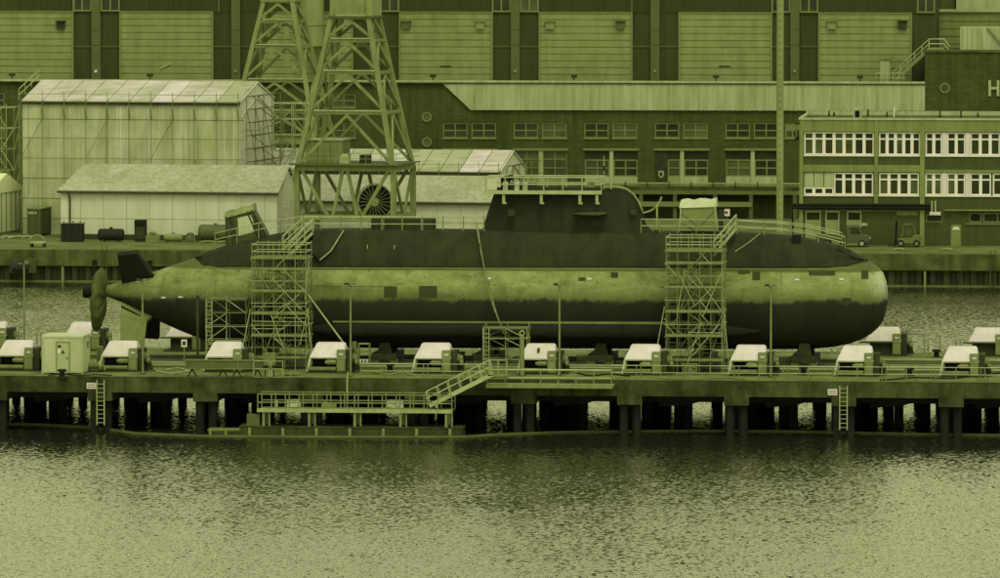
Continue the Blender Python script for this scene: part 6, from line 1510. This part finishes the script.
# ------------------------------------------------------------------ cradles under the keel
for px, lab in ((262, 'cradle trolley under the stern behind the scaffold stair'), (388, 'cradle trolley under the keel left of the fifth near winch'), (490, 'cradle trolley under the keel behind the low ladder scaffold'), (603, 'cradle trolley with dark cross bearer amidships'), (703, 'cradle trolley under the keel behind the bow scaffold tower'), (806, 'cradle trolley under the forward keel near the bow')):
    x = sx(px, 350); r, c = hull_at(x); kz = c - r - .05
    t = T('cradle_trolley', lab, 'cradle', (x, SY, PZ), 0, 'cradle trolleys carrying the submarine')
    mb = MB(); mb.box(x - .9, x + .9, SY - 2.6, SY + 2.6, PZ + .45, PZ + .85); mb.build('cross_bearer', 'machine_dark', t)
    mb = MB(); mb.box(x - .6, x + .6, SY - .5, SY + .5, PZ + .86, max(kz, PZ + .9)); mb.build('keel_block', 'pile', t)
    for s in (-1, 1):
        yy = SY + s * 1.9; zz = c - math.sqrt(max(r * r - 1.9 ** 2, .2)); mb = MB(); mb.prism_y([(x - .5, PZ + .86), (x + .5, PZ + .86), (x + .35, zz - .02), (x - .35, zz - .02)], yy - .25, yy + .25); mb.build('bilge_block', 'machine_dark', t)
        for dx in (-.65, .65): mb = MB(); mb.cyl((x + dx, SY + s * 2.3 - .1, PZ + .34), (x + dx, SY + s * 2.3 + .1, PZ + .34), .3, n=14); mb.build('wheel', 'scaffold', t, smooth=True)
# pale sheets lying along the deck under the keel
for k, (pa, pb, yy) in enumerate(((372, 415, 359), (441, 478, 360), (566, 588, 361), (628, 652, 360.5), (770, 800, 362))):
    p, q = G(pa, yy, PZ), G(pb, yy, PZ); mb = MB(); mb.box(p.x, q.x, p.y, p.y + .9, PZ + .02, PZ + .35)
    mb.build('steel_plate', 'scaffold', None, bevel=.02, label=('pale steel plate on the deck left of the fifth near winch', 'pale steel plate on the deck right of the fifth near winch', 'short pale plate left of the amidships cradle trolley', 'short pale plate right of the amidships cradle trolley', 'pale steel plate on the deck under the forward keel')[k], cat='plate')

# ------------------------------------------------------------------ scaffold towers beside the hull
def tower(label, px0, px1, y_top, Y0, Y1, rows, nx, stair_from, stair_to):
    xa, xb = P(px0, 320, Y0).x, P(px1, 320, Y0).x; zt_ = P((px0 + px1) / 2, y_top, Y0).z
    tops = [PZ + (zt_ - PZ) * (k + 1) / rows for k in range(rows)]
    t = frame_tower('scaffold_tower', label, xa, xb, Y0, Y1, PZ, tops, nx, 3, r=.029, cat='scaffold tower')
    for k, z in enumerate(tops):
        if k % 2 == rows % 2 or k == rows - 1:
            mb = MB(); mb.box(xa, xb, Y0 + .05, Y1 - .05, z + .05, z + .11); mb.build('platform', 'plank', t)
            mb = MB(); mb.box(xa - .05, xb + .05, Y0 - .06, Y0 - .02, z + .02, z + .20); mb.build('toe_board', 'scaffold', t)
        if k < rows - 1:                                   # ladder flights inside
            f = (k % 2); x0_, x1_ = (xa + .45, xb - .6) if f else (xb - .6, xa + .45); m_ = (Y0 + Y1) / 2
            mb = MB()
            for o in (-.28, .28): mb.bar((x0_ + (x1_ - x0_) * .35, m_ + o, z - (tops[0] - PZ) + .1), (x0_ + (x1_ - x0_) * .75, m_ + o, z + .1), .06, .12)
            for s in range(7): q = s / 6; mb.box(x0_ + (x1_ - x0_) * (.35 + .4 * q) - .03, x0_ + (x1_ - x0_) * (.35 + .4 * q) + .12, m_ - .28, m_ + .28, z - (tops[0] - PZ) * (1 - q) + .1, z - (tops[0] - PZ) * (1 - q) + .14)
            mb.build('ladder', 'scaffold_light', t)
    rnd = random.Random(int(px0)); hgt = tops[0] - PZ
    for k in range(rows):
        for f in (.38, .70):
            if rnd.random() < .75:
                z = PZ + hgt * (k + f); y = rnd.choice((Y0 - .05, (Y0 + Y1) / 2, Y1)); u = rnd.choice(((0, 1), (0, .6), (.4, 1), (.2, .8)))
                mb = MB(); mb.cyl((xa + (xb - xa) * u[0], y, z), (xa + (xb - xa) * u[1], y, z + rnd.uniform(-.04, .04)), .028, n=6); mb.build('mid_rail', rnd.choice(['scaffold_light', 'scaffold', 'crane_dark']), t)
    for k in range(24):
        za = PZ + rnd.uniform(0, .8) * (zt_ - PZ); ln = rnd.uniform(1.6, 3.4); xs_ = xa + rnd.random() * (xb - xa); y = rnd.choice((Y0 - .09, Y0 + .9, Y1 - .6))
        xe = min(max(xs_ + rnd.choice((-1, 1)) * rnd.uniform(.5, 2.2), xa - .2), xb + .2); mb = MB(); mb.cyl((xs_, y, za), (xe, y + rnd.uniform(-.1, .1), min(za + ln, zt_)), .030, n=6); mb.build('raking_tube', rnd.choice(['scaffold_light', 'scaffold_light', 'scaffold', 'rail_bright']), t)
    for x, lean in ((xa - .1, -.85), (xb + .1, .45)):
        mb = MB(); mb.cyl((x + lean, Y0 - .1, PZ), (x, Y0 - .1, PZ + (zt_ - PZ) * .55), .036, n=6); mb.build('outrigger', 'scaffold_light', t)
    for h in (.5, 1.0):
        mb = MB()
        for y in (Y0, Y1): mb.cyl((xa, y, zt_ + h), (xb, y, zt_ + h), .04, n=6)
        for x in (xa, xb): mb.cyl((x, Y0, zt_ + h), (x, Y1, zt_ + h), .04, n=6)
        mb.build('guard_rail', 'scaffold_light', t)
    for i in range(nx):
        for y in (Y0, Y1): x = xa + (xb - xa) * i / (nx - 1); mb = MB(); mb.cyl((x, y, zt_), (x, y, zt_ + 1.15), .04, n=6); mb.build('rail_post', 'scaffold', t)
    return t, xa, xb, zt_
def board_stair(label, p0, p1, n=7):
    t = T('boarding_stair', label, 'stair', p0, 0, 'boarding stairs onto the submarine')
    for y in (-.4, .4):
        o = Vector((0, y, 0)); mb = MB(); mb.bar(p0 + o, p1 + o, .07, .16); mb.build('stringer', 'rail_bright', t)
        for h in (.5, 1.0): mb = MB(); mb.bar(p0 + o + Vector((0, 0, h)), p1 + o + Vector((0, 0, h)), .06); mb.build('handrail', 'rail_bright', t)
        for k in range(4): q = p0.lerp(p1, k / 3) + o; mb = MB(); mb.bar(q, q + Vector((0, 0, 1.05)), .06); mb.build('rail_post', 'scaffold_light', t)
    for k in range(n * 2): q = p0.lerp(p1, (k + .5) / (n * 2)); mb = MB(); mb.box(q.x - .12, q.x + .12, q.y - .38, q.y + .38, q.z - .02, q.z + .03); mb.build('tread', 'scaffold_light', t)
tower('tall dense scaffold tower with ladders beside the stern hull', 252, 306, 259, -6.2, -3.0, 10, 6, 0, 0)
board_stair('steep boarding stair from the stern scaffold tower onto the aft deck', P(289, 256, -2.4), P(313, 233, -.6)); board_stair('second boarding stair left beside the one onto the aft deck', P(283, 250, -1.4), P(303, 232, .2))
tower('tall narrow scaffold tower with ladders beside the bow hull', 666, 722, 252, -7.0, -3.2, 10, 6, 0, 0)
board_stair('steep boarding stair from the bow scaffold tower onto the foredeck', P(714, 255, -3.0), P(736, 229, -.6))
# lower scaffolds
def low_frame(label, px0, px1, y0, Y0, Y1, rows):
    xa, xb = P(px0, 330, Y0).x, P(px1, 330, Y0).x; zt_ = P(px0, y0, Y0).z
    t = frame_tower('scaffold', label, xa, xb, Y0, Y1, PZ, [PZ + (zt_ - PZ) * (k + 1) / rows for k in range(rows)], 3, 2, r=.034)
    mb = MB(); m_ = xa - .05
    for o in (0, .42): mb.bar((m_ + o, Y0 - .1, PZ), (m_ + o, Y0 - .1, zt_), .06)
    for k in range(int((zt_ - PZ) / .3)): mb.bar((m_, Y0 - .1, PZ + .2 + k * .3), (m_ + .42, Y0 - .1, PZ + .2 + k * .3), .045)
    mb.build('ladder', 'scaffold_light', t)
    mb = MB(); mb.box(xa, xb, Y0, Y1, zt_ - .08, zt_ - .02); mb.build('platform', 'plank', t)
low_frame('square open frame scaffold beside the stern cone', 207, 246, 299, -4.6, -2.9, 5)
low_frame('low frame scaffold with a ladder under the hull amidships', 484, 527, 328, -5.2, -3.6, 4)

# ------------------------------------------------------------------ small gear on the pier deck
def deck_hose(label, pts, r=.05, mat='scaffold', cat='hose'):
    W = [G(a, b, PZ + .06) for a, b in pts]; fine = []
    for i in range(len(W) - 1):
        for k in range(5): f = k / 5; f2 = f * f * (3 - 2 * f); fine.append(Vector((W[i].x + (W[i + 1].x - W[i].x) * f, W[i].y + (W[i + 1].y - W[i].y) * f2, PZ + .06)))
    fine.append(W[-1]); mb = MB(); mb.tube(fine, r, 6); mb.build('hose', mat, None, True, label=label, cat=cat)
deck_hose('pale hose looping over the deck right of the second near winch', [(152, 369), (160, 372), (172, 373.5), (190, 371), (178, 368), (166, 369.5)], .06, 'rail_bright')
deck_hose('dark cable lying before the pale cabin towards the ladder', [(48, 375.2), (62, 373.8), (78, 375.6), (96, 374.5), (112, 375.5)], .04, 'black', 'cable')
deck_hose('long dark cable trailing over the deck at the right edge', [(880, 380), (915, 377.5), (950, 378.5), (985, 374.5), (1010, 372)], .05, 'black', 'cable')
deck_hose('thin hose along the deck below the bow scaffold tower', [(655, 378), (690, 379.5), (722, 377.5), (745, 379)], .05)
deck_hose('dark cable between the two near winches amidships', [(575, 373), (590, 375.5), (612, 374), (630, 376)], .05, 'black', 'cable')
deck_hose('thin hose on the deck left of the fifth near winch', [(372, 371.5), (388, 374.5), (402, 372), (415, 375)], .05, 'scaffold_light')
def small(name, label, cat, px, py): 
    p = G(px, py, PZ); return T(name, label, cat, (p.x, p.y, PZ), random.uniform(-.2, .2))
for px, py, lab in ((167, 366.5, 'wooden pallet with planks right of the second near winch'), (292, 375.5, 'wooden pallet at the foot of the stern scaffold tower'), (655, 371, 'wooden pallet left of the bow scaffold tower')):
    t = small('pallet', lab, 'pallet', px, py)
    for k in range(5): mb = MB(True); mb.box(-.6, .6, -.4 + k * .17, -.28 + k * .17, .11, .14); mb.build('board', 'wood', t)
    for x in (-.5, 0, .5): mb = MB(True); mb.box(x - .06, x + .06, -.4, .4, 0, .11); mb.build('block', 'wood', t)
for px, py, lab in ((320, 358, 'dark oil drum under the hull left of the striped guard stand'), (461, 364, 'dark oil drum right of the fifth near winch'), (655, 359.5, 'dark oil drum under the hull left of the bow scaffold')):
    t = small('oil_drum', lab, 'drum', px, py); mb = MB(True); mb.cyl((0, 0, 0), (0, 0, .88), .29, n=18); mb.build('body', 'container_dark', t, smooth=True, angle=40)
    mb = MB(True)
    for z in (.0, .29, .58, .85): mb.cyl((0, 0, z), (0, 0, z + .04), .305, n=18)
    mb.build('hoop', 'machine_dark', t)
for px, py, lab in ((480, 363, 'grey tool chest left of the low ladder scaffold'), (585, 365, 'grey tool chest right of the lamp post amidships'), (690, 373, 'grey tool chest inside the foot of the bow scaffold tower'), (783, 366, 'grey tool chest right of the lamp post beside the bow tower')):
    t = small('tool_chest', lab, 'chest', px, py); mb = MB(True); mb.box(-.55, .55, -.3, .3, .05, .62); mb.build('body', 'machine', t, bevel=.03); mb = MB(True); mb.box(-.58, .58, -.33, .33, .625, .72); mb.build('lid', 'scaffold_light', t)
    for x in (-.3, .3): mb = MB(True); mb.box(x - .08, x + .08, -.335, -.305, .3, .36); mb.build('handle', 'black', t)
